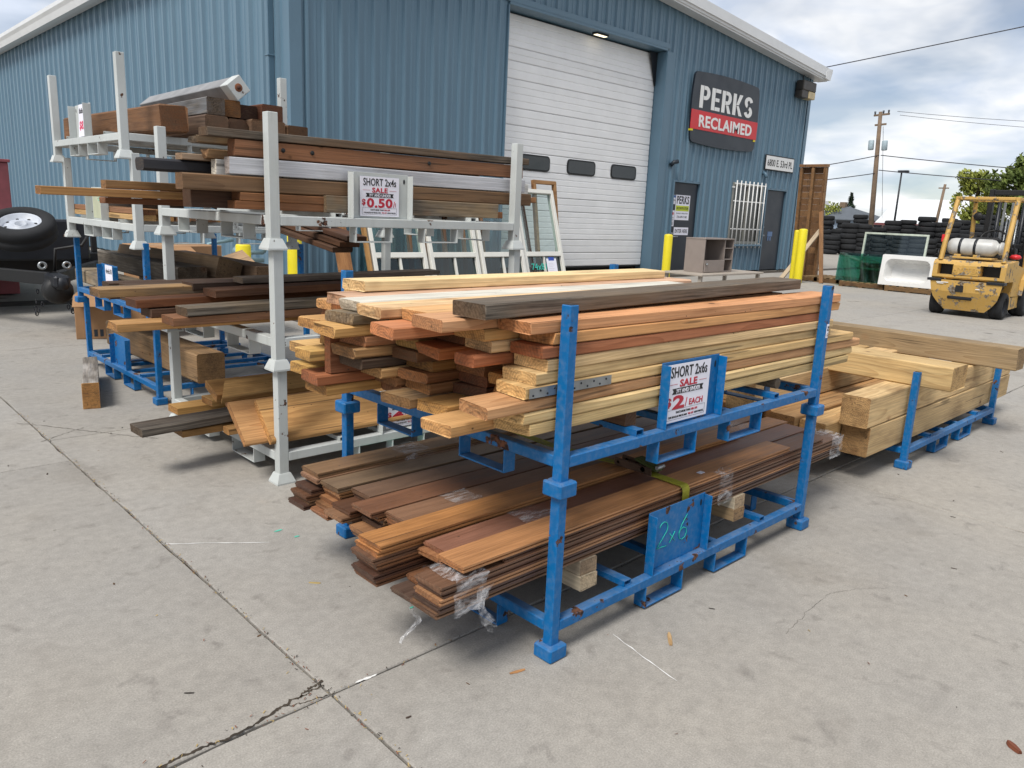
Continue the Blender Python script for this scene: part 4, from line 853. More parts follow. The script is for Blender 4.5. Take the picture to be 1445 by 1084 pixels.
# ------------------------------------------------------------------ boards on the middle white stack
G24 = '2x4 boards on the top white rack'
def bx(label, x0, y0, z0, x1, w, t, col, mat, tilt=0, yaw=0, nm='lumber_board', cat='board', grp=G24, **k): return board(nm, label, cat, x0, y0, z0, x1-x0, w, t, col, mat, tilt=tilt, yaw=yaw, group=grp, **k)
YF = BYo+.113
bx('lowest orange-brown flat 2x4 at the front of the top white rack', -.04, YF, 1.3115, 1.60, .089, .037, '#8a5c3a', M_BROWN)
bx('second flat orange-brown 2x4 at the front of the top white rack', -.018, YF, 1.3495, 1.50, .089, .0365, '#9a683f', M_BROWN)
bx('short weathered board with dark cross stains on edge beside the 2x4 sign', 0.403, YF-.0245, 1.3110, 1.54, .022, .082, '#8f7c60', M_GREYW)
bx('grey-brown 4x4 running the length of the top white rack', -.27, YF, 1.3870, 1.83, .089, .070, '#7d6146', M_BROWN, tilt=.003, ch=.006)
bx('pale grey painted 2x4 on edge on the top white rack', -.062, YF+.002, 1.4640, 1.775, .05, .073, '#c2c5c6', M_PAINTW, tilt=.002)
ob_ = bx('orange-brown beam with bolt holes on the top white rack', -.034, YF+.004, 1.5430, 1.755, .075, .072, '#8b6042', M_BROWN, tilt=.004)
bx('dark weathered board lying highest on the top white rack', -.155, YF+.0, 1.6200, 1.80, .095, .036, '#6b5a48', M_GREYW, tilt=.006)
for x in (.20, .35, 1.05): 
    m = MB(); m.lathe([(0, .0015), (.010, .001), (.011, -.001)], 10, 0, T(x, YF+.0035, 1.583+.004*(x+.03)) @ RX(pi/2)); o = m.build('bolt_hole', [M_BLACK], ob_); o.matrix_parent_inverse = ob_.matrix_basis.inverted()
Y2 = YF+.10
bx('white painted board block behind the pale grey 2x4', -.08, Y2, 1.455, 1.9, .06, .072, '#dcdcda', M_PAINTW)
bx('black chamfered beam poking left from the top white rack', -.36, Y2+.10, 1.462, 1.5, .10, .055, '#26272c', M_PAINTW, ch=.010)
bx('pale board end above the black beam on the top white rack', -.20, Y2+.075, 1.519, 1.4, .08, .028, '#b59f86', M_BROWN)
bx('tan board end with torn edge on the top white rack', -.12, Y2+.01, 1.530, 1.5, .062, .040, '#9f7c57', M_BROWN, rag=.02)
bx('gnarled splintered grey board end near the top of the top white rack', -.165, Y2+.02, 1.595, 1.6, .10, .030, '#8c7358', M_GREYW, rag=.03)
bx('long tan 2x4 sticking farthest left from the top white rack', -.74, Y2+.20, 1.340, 1.2, .08, .035, '#a9804e', M_FRESH)
bx('tan 2x4 lying on the farthest-left 2x4 of the top white rack', -.48, Y2+.22, 1.377, 1.3, .08, .036, '#8e6a42', M_BROWN)
bx('brown 2x4 low and left on the top white rack', -.47, Y2+.28, 1.3115, 1.4, .085, .027, '#86593a', M_BROWN)
bx('dark brown board packed low in the middle of the top white rack', -.20, Y2+.0, 1.3115, 1.4, .09, .10, '#4f3728', M_BROWN)
for k in range(3): bx(f'{_ord[k+1]} brown board from the front hidden low at the back of the top white rack', -.15+.06*k, Y2+.40+.12*k, 1.3115, 1.5, .11, .10, '#71503a', M_BROWN)
bx('brown 2x4 end right of the post on the top white rack', .3, Y2+.005, 1.414, 1.98, .085, .034, '#a3764c', M_BROWN)
bx('orange board end just above the white block at the right', .3, Y2+.10, 1.575, 1.83, .085, .030, '#b47a4a', M_FRESH)
# thin boards jutting below the top rack, seen from underneath
G2 = 'long dark boards on the second white rack'
zb = .567+.155+.0225
rows = [('#6c4c33', M_BROWN, -.42), ('#7c5a3e', M_BROWN, -.30), ('#64452f', M_BROWN, -.46)]
bx('split tan board end sticking out low at the left of the second white rack', -.50, 2.27, zb+.0005, 1.2, .15, .038, '#b98c58', M_FRESH, grp=G2, rag=.02)
bx('orange-brown board, lowest at the front of the second white rack', -.31, 2.10, zb+.040, 1.25, .15, .038, '#8a5f3d', M_BROWN, grp=G2, tilt=.012)
bx('grey weathered 2x6 with bolt marks at the front of the second white rack', -.25, 2.09, zb+.082, 1.28, .14, .038, '#6f6350', M_GREYW, grp=G2, tilt=.012)
bx('brown board behind the grey weathered 2x6 of the second white rack', -.30, 2.40, zb+.040, 1.3, .15, .04, '#5f4330', M_BROWN, grp=G2, tilt=.01)
bx('red-brown board in the middle of the second white rack', -.36, 2.42, zb+.085, 1.35, .15, .04, '#74492e', M_BROWN, grp=G2, tilt=.012)
bx('white-edged tan board reaching farthest left on the second white rack', -.46, 2.62, zb+.118, 1.3, .16, .04, '#a9875c', M_GREYW, grp=G2, tilt=.010)
bx('brown board with broken end on top of the second white rack', -.03, 2.30, zb+.135, 1.35, .15, .036, '#6d472d', M_BROWN, grp=G2, tilt=.016)
bx('dark board under the broken-ended one on the second white rack', -.02, 2.60, zb+.14, 1.30, .15, .036, '#4a3528', M_BROWN, grp=G2, tilt=.012)
bx('grey board end farthest right on the second white rack', .2, 2.50, zb+.178, 1.52, .12, .03, '#86796a', M_GREYW, grp=G2, tilt=.012)
for k in range(4): bx(f'{_ord[k+1]} dark board from the front at the back of the second white rack', -.10-.05*k, 2.80+.13*k, zb+.04, 1.4, .125, .09, '#4d392b', M_BROWN, grp=G2)
bx('flat dark board lying lowest on the second white rack', .1, 2.45, zb+.0005, 1.4, .3, .035, '#40352c', M_GREYW, grp=G2)
G10 = '2x10 boards on the bottom white rack'
zc = .155+.0225
bx('broad honey-coloured board propped against the front post of the bottom white rack', .09, 1.965, zc+.012, 1.50, .30, .036, '#c99c60', M_FRESH, grp=G10, roll=.52, ch=.008, mitre=(.15, 0))
bx('broad honey board with rounded end propped behind the front one on the bottom white rack', -.02, 2.02, zc+.006, 1.42, .31, .036, '#b98c5c', M_FRESH, grp=G10, roll=.50, ch=.012, mitre=(.12, 0))
bx('long dark weathered plank sticking far left from the bottom white rack', -.40, 2.33, zc+.045, 1.5, .15, .04, '#4a4038', M_GREYW, grp=G10, tilt=.018, yaw=.03)
bx('thin tan board under the long dark weathered plank', -.20, 2.36, zc+.004, 1.4, .17, .036, '#a07a4c', M_FRESH, grp=G10)
bx('tan board end low beside the fork loop of the bottom white rack', .0, 2.28, zc+.0005, 1.4, .07, .036, '#b98f5a', M_FRESH, grp=G10)
bx('square-ended tan board at the back of the bottom white rack', -.06, 2.80, zc+.0005, 1.4, .14, .038, '#bb9054', M_FRESH, grp=G10)
bx('pale board lying over the square-ended tan one at the bottom white rack', .10, 2.72, zc+.042, 1.4, .14, .038, '#c49a5e', M_FRESH, grp=G10)
bx('tan 2x10 on edge at the back of the bottom white rack', .10, 2.66, zc+.084, 1.45, .16, .044, '#b88d58', M_FRESH, grp=G10, roll=.35)
bx('honey 2x6 with mitred end in the bottom white rack', .13, 2.58, zc+.090, 1.45, .15, .04, '#c79d63', M_FRESH, grp=G10, roll=.45, mitre=(.5, 0))
bx('pinkish-tan board resting behind the dark plank of the bottom white rack', .14, 2.52, zc+.04, 1.45, .12, .038, '#be9368', M_FRESH, grp=G10, roll=.2)
# ------------------------------------------------------------------ far left stack
GC = 'squared timbers on the far left stack'
def cy(label, x0, y0, z0, y1, w, t, col, mat=M_BROWN, nm='timber', cat='timber', tilt=0, roll=0, yaw=0, **k): return board(nm, label, cat, x0, y0, z0, y1-y0, w, t, col, mat, along='y', tilt=tilt, roll=roll, yaw=yaw, group=GC, **k)
cy('big dark-edged squared timber lying in the bottom blue rack of the far left stack', .38, 3.62, .144, 5.4, .19, .20, '#8b6f4c', M_BROWN, ch=.012, yaw=.02)
zz = 1.572+.155+.0225
cy('brown beam with a split end at the left of the topmost rack', .27, 3.72, zz, 5.55, .17, .165, '#7d5838', M_BROWN, rag=.035, ch=.012, yaw=.045)
cy('dark brown beam second from left in the lower row of the topmost rack', .52, 3.66, zz, 5.5, .15, .125, '#5f4a3b', M_BROWN, ch=.01)
cy('rounded dark beam third from left in the lower row of the topmost rack', .675, 3.70, zz, 5.5, .15, .12, '#5a4535', M_BROWN, ch=.03)
cy('tan-topped beam fourth from left in the lower row of the topmost rack', .83, 3.66, zz, 5.5, .24, .13, '#6d543f', M_BROWN, ch=.01)
cy('short square beam end at the right of the topmost rack', 1.08, 3.64, zz, 5.2, .15, .115, '#5e452f', M_BROWN, ch=.006)
cy('slate-grey beam with split orange ends on the upper row of the topmost rack', .55, 3.70, zz+.132, 5.6, .12, .105, '#6f7076', M_GREYW, ch=.006)
cy('orange-ended beam beside the slate-grey one in the upper row', .675, 3.72, zz+.132, 5.5, .11, .105, '#8a6238', M_BROWN, ch=.006)
cy('dark red-brown beam end in the upper row of the topmost rack', .79, 3.76, zz+.133, 5.5, .13, .09, '#4a3026', M_BROWN, ch=.006)
cy('red-brown square beam end rightmost in the upper row of the topmost rack', .925, 3.70, zz+.133, 5.4, .15, .105, '#6a402c', M_BROWN, ch=.006)
sc = thing('capped_beam', 'tilted grey steel-capped beam with a rusty bolt lying across the topmost beams', 'beam', T(.765, 3.70, zz+.318) @ RX(-.02) @ RZ(.03) @ RY(radians(-40)))
m = MB(); m.box(-.056, .056, .10, 1.5, -.056, .056, .004); m.build('shaft', [plain('grey_paint_beam', '#8f9092', .65, 0, .9, .2)], sc)
m = MB(); m.box(-.059, .059, -.002, .0995, -.059, .059, .004); m.build('cap', [M_WHITE], sc); m = MB(); m.lathe([(0, .008), (.012, .007), (.014, 0)], 10, 0, T(0, -.003, 0) @ RX(pi/2)); m.build('bolt', [plain('rust', '#4e2d1e', .8)], sc)
m = MB(); m.lathe([(.014, .001), (.026, .0005), (.027, -.001)], 14, 0, T(0, -.003, 0) @ RX(pi/2)); m.build('rust_ring', [plain('rust_light', '#7a4a2e', .8)], sc)
z3 = 1.018+.155+.0225
for k, (x, z, c) in enumerate(((.16, 0, '#c3a06a'), (.16, .036, '#8e6544'), (.27, 0, '#b98f5a'), (.38, 0, '#9a6f4a'), (.27, .036, '#a5794c'), (.55, 0, '#8a6242'), (.66, 0, '#a8804c'))):
    cy(f'{_ord[k+1]} thin 2x4 from the left lying on the third rack of the far left stack', x, 3.84, z3+z, 5.45, .09, .035, c, M_FRESH if k in (0, 2) else M_BROWN, 'lumber_board', 'board')
for k in range(3): cy(f'{_ord[k+1]} dark board from below in the drooping bunch seen under the top white rack', 1.06+.035*k, 2.98+.03*(2-k), 1.045+.037*k, 5.15, .15, .034, ('#5b3d2b', '#6a4830', '#54392a')[k], M_BROWN, 'lumber_board', 'board', tilt=.125)
cy('dark wooden drawer-like block at the back of the third rack', .42, 4.6, z3+.036, 5.4, .3, .12, '#4a3a2d', M_BROWN, 'lumber_board', 'board')
z2_ = .512+.122+.0225
cy('dark grey beam in the second rack of the far left stack', .42, 3.98, z2_+.10, 5.75, .20, .13, '#4e473f', M_GREYW, ch=.008)
cy('pale grey timber at the left of the second rack', .20, 3.95, z2_, 5.6, .17, .10, '#97876f', M_GREYW, ch=.008)
cy('brown crossed beam with black sawn end lying over the second rack', .66, 3.95, z2_+.16, 5.5, .19, .15, '#75614a', M_BROWN, ch=.006, yaw=.12, roll=.3)
cy('long brown beam at the right of the second rack', .90, 3.80, z2_+.10, 5.6, .20, .14, '#6a5440', M_BROWN, ch=.006)
cy('lower brown beam at the right of the second rack', .66, 3.85, z2_, 5.5, .22, .10, '#5d4a39', M_BROWN, ch=.006)
lb = board('loose_block', 'loose grey timber with pale sawn face on the ground by the far left rack', 'timber', 0, 0, 0, .92, .095, .168, '#9b9690', M_GREYW, ch=.003)
lb.matrix_basis = T(-.195, 3.90, 0) @ RZ(radians(74.8)) @ T(.46, 0, .085)
board('sawn_face', None, None, 0, 0, 0, .012, .095, .168, '#b08552', M_FRESH, ch=.002).parent = lb
fo = bpy.data.objects['sawn_face']; fo.matrix_basis = T(-.4675, 0, 0)
# ------------------------------------------------------------------ thick timbers on the right rack
GD = 'thick yellow timbers on the right blue rack'
def dt(label, x0, y0, z0, L, w, t, col, mat=M_FRESH, along='x', **k): return board('timber', label, 'timber', x0, y0, z0, L, w, t, col, mat, along=along, group=GD, ch=k.pop('ch', .006), rag=k.pop('rag', .008), **k)
zd = .1445
dt('front bottom yellow timber with star-checked end on the right rack', 2.55, .10, zd, 2.62, .15, .165, '#ccae7c')
dt('rough fibrous-ended timber on top at the front of the right rack', 2.50, .10, zd+.168, 2.66, .15, .165, '#d2b482', rag=.004)
dt('bottom timber second from the front on the right rack', 2.38, .262, zd, 2.5, .15, .175, '#c09e6a')
dt('bottom timber third from the front on the right rack', 2.33, .42, zd, 2.5, .14, .19, '#b08c5e')
dt('bottom timber fourth from the front on the right rack', 2.36, .57, zd, 2.5, .15, .19, '#a98252')
dt('bottom timber fifth from the front on the right rack', 2.30, .73, zd, 2.5, .15, .19, '#9a7448', M_BROWN)
dt('bottom timber at the back of the right rack', 2.36, .89, zd, 2.5, .2, .19, '#a98252', M_FRESH)
dt('long yellow timber in the second layer toward the back of the right rack', 2.20, .60, zd+.193, 2.7, .17, .165, '#d3b584')
dt('second layer timber at the very back of the right rack', 2.35, .80, zd+.193, 2.6, .22, .165, '#caa878')
dt('short crosswise yellow timber with knotty end laid over the right rack', 3.06, -.11, zd+.336, 1.15, .235, .135, '#d0b07c', along='y', yaw=-.02)
dt('long grey-brown crosswise timber overhanging the right end of the right rack', 4.18, -.15, zd+.338, 1.75, .18, .145, '#96805f', M_BROWN, along='y', yaw=-.02)
# ------------------------------------------------------------------ litter on the ground
def splinter(name, label, pts, w, h, col, mat, cat='wood scrap', grp=None):
    (x0, y0), (x1, y1) = pts; L = sqrt((x1-x0)**2+(y1-y0)**2); m = MB(); r = random.Random(int(x0*1000))
    vs = []
    for i in range(6):
        u = i/5; ww = w*(.35+.65*sin(pi*(u*.8+.1)))*r.uniform(.8, 1.1); vs += [(u*L, -ww/2, .001), (u*L, ww/2, .001), (u*L, ww/2*.6, h), (u*L, -ww/2*.7, h*.8)]
    m.add(vs, [(4*i+a, 4*i+(a+1) % 4, 4*i+4+(a+1) % 4, 4*i+4+a) for i in range(5) for a in range(4)]+[(3, 2, 1, 0), (20, 21, 22, 23)])
    o = m.build(name, [mat], None, T(x0, y0, 0) @ RZ(atan2(y1-y0, x1-x0))); o.color = (*lin(col, .85), 1); return tag(o, label, cat, grp)
splinter('wood_splinter', 'pale wood splinter on the concrete right of the front blue post', [(.385, -.175), (.445, -.125)], .016, .005, '#caa878', M_FRESH)
splinter('wood_splinter', 'short tan wood chip below the foot of the front blue post', [(-.125, .047), (-.075, .034)], .012, .004, '#c8935f', M_FRESH)
splinter('bark_piece', 'reddish bark scrap at the bottom right corner of the yard', [(.672, -1.09), (.70, -1.055)], .026, .010, '#7a4630', M_BROWN)
splinter('wood_splinter', 'yellow sliver on the concrete left of the plank ends', [(-.30, .93), (-.27, .90)], .012, .003, '#d8c07a', M_FRESH)
r = random.Random(12)
for k in range(44):
    x, y = r.uniform(-1.0, 4.5), r.uniform(-1.0, 3.8)
    if 0 < x < 1.7 and 0 < y < 3.4: continue
    a = r.uniform(0, pi); L = r.uniform(.008, .03)
    splinter('debris_chip', 'small dark scrap of leaf or bark scattered on the concrete', [(x, y), (x+L*cos(a), y+L*sin(a))], r.uniform(.003, .009), .003, r.choice(('#3a2f28', '#2b2624', '#6b5138', '#4a3a30')), M_BROWN, 'debris', 'dark scraps scattered over the yard')
# ------------------------------------------------------------------ things leaning by the warehouse front
LEAN = radians(-17)
def window_unit(label, x, y, w, h, M2=None):
    t = thing('window_unit', label, 'window', T(x, y, .02) @ RX(LEAN), 'white window units leaning at the warehouse'); f = .075
    for i, (a, b, c, d) in enumerate(((0, f, 0, h), (w-f, w, 0, h), (f+.0005, w-f-.0005, 0, f), (f+.0005, w-f-.0005, h-f, h), (f+.0005, w-f-.0005, h*.28, h*.28+.09))):
        m = MB()
        for k in range(3): m.box(a, b, -.06+.042*k, -.02+.042*k, c, d, .006)
        m.build(('stile', 'stile', 'bottom_rail', 'top_rail', 'mid_rail')[i], [M_VINYL], t)
    m = MB(); m.box(w/2-.02, w/2+.02, -.045, .02, f+.001, h*.28-.001, .004); m.build('muntin', [M_VINYL], t)
    for a, b, c, d in ((f, w/2-.02, f, h*.28), (w/2+.02, w-f, f, h*.28), (f, w-f, h*.28+.09, h-f)):
        m = MB(); m.box(a+.001, b-.001, -.004, .002, c+.001, d-.001); m.build('pane', [M_GLASS if c > h*.28 else M_GLASSD], t)
    return t
window_unit('tall white window unit farthest right, with a paper note, leaning at the roll-up door', 8.93, 9.15, 1.10, 1.86)
window_unit('tall white window unit second from right leaning at the roll-up door', 7.78, 9.10, 1.10, 1.86)
window_unit('tall white window unit third from right behind the white rack', 6.62, 9.10, 1.10, 1.86)
window_unit('tall white window unit farthest left behind the white rack', 5.46, 9.12, 1.10, 1.86)
nb = thing('taped_note', 'handwritten paper note stuck with blue tape on the rightmost window unit', 'note', T(9.62, 9.18, .16) @ RX(LEAN))
m = MB(); m.box(-.14, .14, -.075, -.073, 0, .32); m.build('sheet', [M_PAPER], nb); m = MB(); m.box(-.08, .08, -.0765, -.0752, .28, .35); m.build('tape', [plain('blue_tape', '#24479e', .5)], nb)
for k in range(6): m = MB(); m.box(-.1, .02+.07*random.random(), -.0757, -.0751, .05+.035*k, .053+.035*k); m.build('text_line', [M_TAUPE], nb)
text('74x81', thing('marker_note', 'teal handwritten numbers on the rightmost window pane', 'marking', T(9.24, 9.125, .28) @ RX(LEAN)), 0, -.012, .0, .18, M_TEAL, 1, .0)
def plank_frame(label, x, y, w, h, col, lean=radians(-9), t=.07):
    fr = thing('door_casing', label, 'frame', T(x, y, 0) @ RX(lean)); 
    for nm, (a, b, c, d) in (('stud', (0, t, 0, h-t)), ('stud', (w-t, w, 0, h-t)), ('plate', (0, w, h-t+.0005, h))):
        o = MB().box(a, b, -.04, .04, c, d, .004).build(nm, [M_FRESH], fr); o.color = (*lin(col, .8), 1)
    return fr
plank_frame('narrow tan wooden frame leaning at the roll-up door', 9.55, 9.45, .66, 2.02, '#b0865a')
for i, x in enumerate((6.3, 6.62, 7.05, 7.5, 7.95)):
    o = board('leaning_stud', f'brown wooden stud leaning at the wall, {_ord[i+1]} from the left behind the window units', 'stud', 0, 0, 0, 2.0, .09, .05, ('#7a5c42', '#8b6b4e', '#6d543f')[i % 3], M_BROWN, group='studs leaning behind the window units')
    o.matrix_basis = T(x, 9.42, 1.0) @ RX(LEAN*.6) @ RZ(radians((3, -4, 5, -14, 3)[i])) @ RY(-pi/2)
o = board('leaning_stud', 'dark brown strip leaning between the rightmost window units', 'stud', 0, 0, 0, 1.6, .06, .05, '#3c2a20', M_BROWN); o.matrix_basis = T(9.18, 9.42, .82) @ RX(LEAN) @ RY(-pi/2)
gp = thing('glass_sheet', 'tall green-tinted glass sheet leaning behind the window units', 'glass', T(5.6, 9.62, 0) @ RX(radians(-8))); m = MB(); m.box(0, 2.6, 0, .012, 0, 1.75, .002); m.build('sheet', [M_GLASSG], gp)
o = board('leaning_door', 'orange-brown wooden slab door leaning at the wall left of the window units', 'door', 0, 0, 0, 1.25, .36, .05, '#9c7148', M_FRESH); o.matrix_basis = T(4.98, 9.35, .64) @ RX(LEAN) @ RY(-pi/2)
o = board('leaning_stud', 'ochre strip of trim leaning at the far left window unit', 'stud', 0, 0, 0, 1.3, .10, .04, '#b28b55', M_FRESH); o.matrix_basis = T(5.40, 9.30, .65) @ RX(LEAN) @ RY(-pi/2)
def bollard(label, x, y, h, r=.085, mat=M_YEL):
    m = MB(); m.lathe([(r, 0), (r, h-.03), (r*.9, h-.008), (r*.5, h+.006), (0, h+.01)], 20); return tag(m.build('bollard', [mat], None, T(x, y, 0)), label, 'bollard', 'yellow steel bollards')
bollard('yellow bollard beside the entry door with the notices', 12.96, 8.8, 1.02, .095)
bollard('nearer yellow bollard at the warehouse right corner', 16.06, 7.2, 1.26, .10)
bollard('farther thin yellow bollard at the warehouse right corner', 16.40, 7.52, 1.22, .06)
bollard('yellow bollard behind the white racks near the gas pipes', 3.70, 8.5, .98, .10)
bollard('short yellow bollard near the gas pipes', 3.05, 8.7, .78, .10)
# gas meter pipework
gm = thing('gas_meter', 'blue-grey gas meter pipework against the warehouse side', 'pipes', T(3.15, 9.35, 0))
for pts, rr in (([(0, 0, 0), (0, 0, .55), (.1, 0, .62), (.5, 0, .62)], .03), ([(-.35, .1, .50), (.55, .1, .50)], .035), ([(.5, 0, .62), (.58, 0, .75), (.58, 0, 1.0)], .03), ([(-.3, 0, .3), (-.3, 0, .74), (.05, 0, .80)], .028), ([(.25, .05, 0), (.25, .05, .5)], .03)):
    m = MB(); m.tube(pts, rr, 10); m.build('pipe', [M_GALV], gm)
for x, z, rr in ((.12, .62, .10), (.58, .85, .09), (-.3, .62, .09), (-.1, .50, .08)):
    m = MB(); m.lathe([(0, -.07), (rr*.7, -.06), (rr, -.02), (rr, .02), (rr*.7, .06), (0, .07)], 14, 0, T(x, -.02, z) @ RX(pi/2)); m.build('regulator', [M_GALV], gm)
# cardboard boxes and brown sheet behind the left stack
def carton(label, x, y, sx, sy, sz, rot, tip=0):
    t = thing('cardboard_box', label, 'box', T(x, y, 0) @ RZ(rot) @ RY(tip), 'cardboard boxes')
    m = MB(); m.box(0, sx, 0, sy, 0, sz, .006); m.build('box_body', [M_CARD], t); m = MB(); m.box(.01, sx-.01, sy*.46, sy*.54, sz+.0005, sz+.0015); m.build('tape', [plain('packing_tape', '#b39a70', .3)], t)
    for k in range(4): m = MB(); m.box(sx*.12+.05*k, sx*.12+.05*k+.03, -.0015, -.0004, sz*.06, sz*.22); m.build('print_mark', [M_SIGN], t)
    m = MB(); m.prism([(sx*.72+.05*cos(i*pi/8), sz*.4+.05*sin(i*pi/8)) for i in range(16)], -.0015, -.0004); m.build('print_mark', [plain('box_print', '#8a6443', .8)], t)
    fl = MB(); fl.box(0, sx*.5, -.18, -.002, sz-.012, sz-.004, .001, 0, T(0, 0, sz) @ RX(.5) @ T(0, 0, -sz)); fl.build('flap', [M_CARD], t); return t
carton('crushed brown cardboard box lying behind the far left rack', .42, 6.6, .85, .5, .42, radians(-20), 0)
carton('brown cardboard box leaning behind the second blue rack', 1.3, 6.9, .8, .6, .85, radians(15), .0)
bs = board('brown_sheet', 'folded tan paper sheet behind the beams of the far left stack', 'sheet', 1.7, 6.6, .0, .8, .7, .02, '#a88a68', M_BROWN); bs.matrix_basis = T(1.75, 6.3, .55) @ RY(radians(-18)) @ RX(.5)
# ------------------------------------------------------------------ trailer with spare wheel at the far left
def wheel(par, R, wd, rim, M, nspoke=8, rimmat=None, name='wheel'):
    w = obj(name, None, par, M); h = wd/2
    m = MB(); m.lathe([(rim, -h*.75), (rim*1.06, -h), (R*.90, -h), (R*.975, -h*.80), (R, -h*.5), (R, -h*.16), (R*.985, -h*.12), (R*.985, h*.12), (R, h*.16), (R, h*.5), (R*.975, h*.80), (R*.90, h), (rim*1.06, h), (rim, h*.75), (rim, -h*.75)], 32); m.build('tyre', [M_RUBBER], w)
    rm = rimmat or M_LETT
    m = MB(); m.lathe([(rim*1.0, h*.80), (rim*.93, h*.78), (rim*.88, h*.30), (rim*.60, h*.45), (rim*.32, h*.50), (rim*.30, h*.62), (rim*.26, h*.62), (rim*.25, h*.2), (0, h*.2)], 32); m.lathe([(rim, -h*.8), (rim*.9, -h*.7), (rim*.85, h*.3)], 32); m.build('rim', [rm], w)
    for k in range(nspoke):
        a = 2*pi*k/nspoke; m = MB(); m.lathe([(0, .004), (rim*.075, .003), (rim*.08, -.004)], 10, 0, T(rim*.70*cos(a), rim*.70*sin(a), h*.405)); m.build('vent_hole', [M_BLACK], w)
    return w
tr = thing('utility_trailer', 'black utility trailer with tongue, chains and winch at the far left', 'trailer', T(.35, 7.1, 0))
for a, b in (((.05, .05, .52), (-.75, 1.7, .52)), ((.05, .05, .52), (.95, 1.7, .52))):
    m = MB(); A, B = Vector(a), Vector(b); d = (B-A); L = d.length; m.box(0, L, -.04, .04, -.06, .06, .005, 0, T(*A) @ RZ(atan2(d.y, d.x))); m.build('tongue_beam', [M_BLACK], tr)
m = MB(); m.box(-1.6, 1.0, 1.7, 1.82, .40, .66, .01); m.build('front_beam', [M_BLACK], tr)
m = MB(); m.box(-1.6, 1.0, 1.83, 6.0, .55, .66, .01); m.build('deck', [M_BLACK], tr)
m = MB(); m.box(-.75, .75, 1.35, 1.69, .60, 1.05, .02); m.build('tool_box', [M_DKMET], tr)
for k, x in enumerate((-1.55, -.6, .9)): m = MB(); m.box(x, x+.06, 1.83, 1.89, .661, 1.1, .004); m.build('stake', [M_BLACK], tr)
m = MB(); m.box(-.02, .12, -.28, .12, .46, .58, .02); m.lathe([(0, .07), (.05, .06), (.06, 0), (.05, -.05), (0, -.06)], 14, 0, T(.05, -.24, .50)); m.build('coupler', [M_DKMET], tr)
m = MB(); m.lathe([(0, .09), (.10, .085), (.13, .05), (.13, -.05), (.10, -.085), (0, -.09)], 18, 0, T(.05, -.06, .42) @ RX(pi/2)); m.build('winch', [M_BLACK], tr)
for s in (-.09, .12): m = MB(); m.lathe([(.02, -.012), (.04, -.012), (.04, .012), (.02, .012), (.02, -.012)], 14, 0, T(.03+s, -.05, .66) @ RX(pi/2)); m.build('shackle', [M_STEEL], tr)
m = MB(); m.tube([(.10, .2, .58), (.12, .2, .80), (.35, .15, .84), (.42, .15, .95)], .016, 8); m.tube([(.12, .2, .58), (.16, .16, .46), (.22, .10, .36)], .018, 8); m.build('jack_handle', [M_BLACK], tr)
for s in (-1, 1):
    for k in range(10):
        t_ = k/9; x = .05+s*(.06+.10*sin(t_*pi)); z = .48-.30*sin(t_*pi); y = -.10+.45*t_
        m = MB(); n = 10; m.tube([(x+.012*cos(a*2*pi/n), y+.0, z+.022*sin(a*2*pi/n)) for a in range(n+1)], .005, 5); m.build('chain_link', [M_DKMET], tr, T(x, y, z) @ RZ(k*pi/2) @ T(-x, -y, -z))
sw = thing('spare_wheel', 'spare tyre with white steel rim lying tilted on the trailer', 'wheel', T(.30, 7.80, .97) @ RX(radians(24)) @ RY(radians(-10))); wheel(sw, .32, .21, .19, T(0, 0, 0), 8, plain('dusty_white_rim', '#b9bfc9', .5, 0, .9, .15, 12))
m = MB(); m.box(0, .59, 0, .50, 0, 1.70, .01); m.box(-.02, .61, -.02, .52, 1.701, 1.74, .005); tag(m.build('red_bin', [plain('faded_red_paint', '#8c4a50', .6)], None, T(.20, 10.6, 0)), 'faded red steel bin at the far left edge', 'bin')
# ------------------------------------------------------------------ cabinet and wood panel right of the doors
cbn = thing('cabinet', 'taupe laminate cabinet with open shelves behind the 2x6 stack', 'cabinet', T(10.3, 6.15, 0)); cw, cd, ch_ = .96, .40, .58; z0 = .45
for nm, b in (('side_panel', (0, .02, 0, cd, z0, z0+ch_)), ('side_panel', (cw-.02, cw, 0, cd, z0, z0+ch_)), ('top_panel', (-.005, cw+.005, -.005, cd, z0+ch_+.0005, z0+ch_+.022)), ('bottom_panel', (.0205, cw-.0205, 0, cd, z0, z0+.02)), ('back_panel', (.0205, cw-.0205, cd-.012, cd, z0+.0205, z0+ch_)), ('divider', (.66, .68, .005, cd-.013, z0+.0205, z0+ch_)), ('shelf', (.6805, cw-.0205, .005, cd-.013, z0+.22, z0+.235)), ('shelf', (.6805, cw-.0205, .005, cd-.013, z0+.42, z0+.435)), ('drawer_front', (.022, .658, -.018, -.001, z0+.01, z0+.22))):
    MB().box(*b, .002).build(nm, [M_TAUPE], cbn)
m = MB(); m.lathe([(0, .03), (.02, .028), (.022, .01), (.01, .008), (.01, 0)], 12, 0, T(.06, -.019, z0+.15) @ RX(pi/2)); m.build('knob', [M_STEEL], cbn)
lt = thing('work_table', 'low grey board platform carrying the taupe cabinet', 'table', T(9.9, 5.9, 0)); MB().box(0, 2.1, 0, .85, .415, .448, .004).build('table_top', [M_CARDL], lt)
for x, y in ((.05, .05), (2.0, .05), (.05, .75), (2.0, .75)): MB().box(x, x+.06, y, y+.06, 0, .414, .004).build('leg', [M_CARDL], lt)
wp = thing('wood_wall_panel', 'tall brown timber wall panel propped at the warehouse corner', 'panel', T(17.5, 7.42, .05) @ RY(radians(-3)))
def wpart(nm, b, col, M_=None):
    o = MB().box(*b, .004).build(nm, [M_BROWN], wp); o.color = (*lin(col, .8), 1); return o
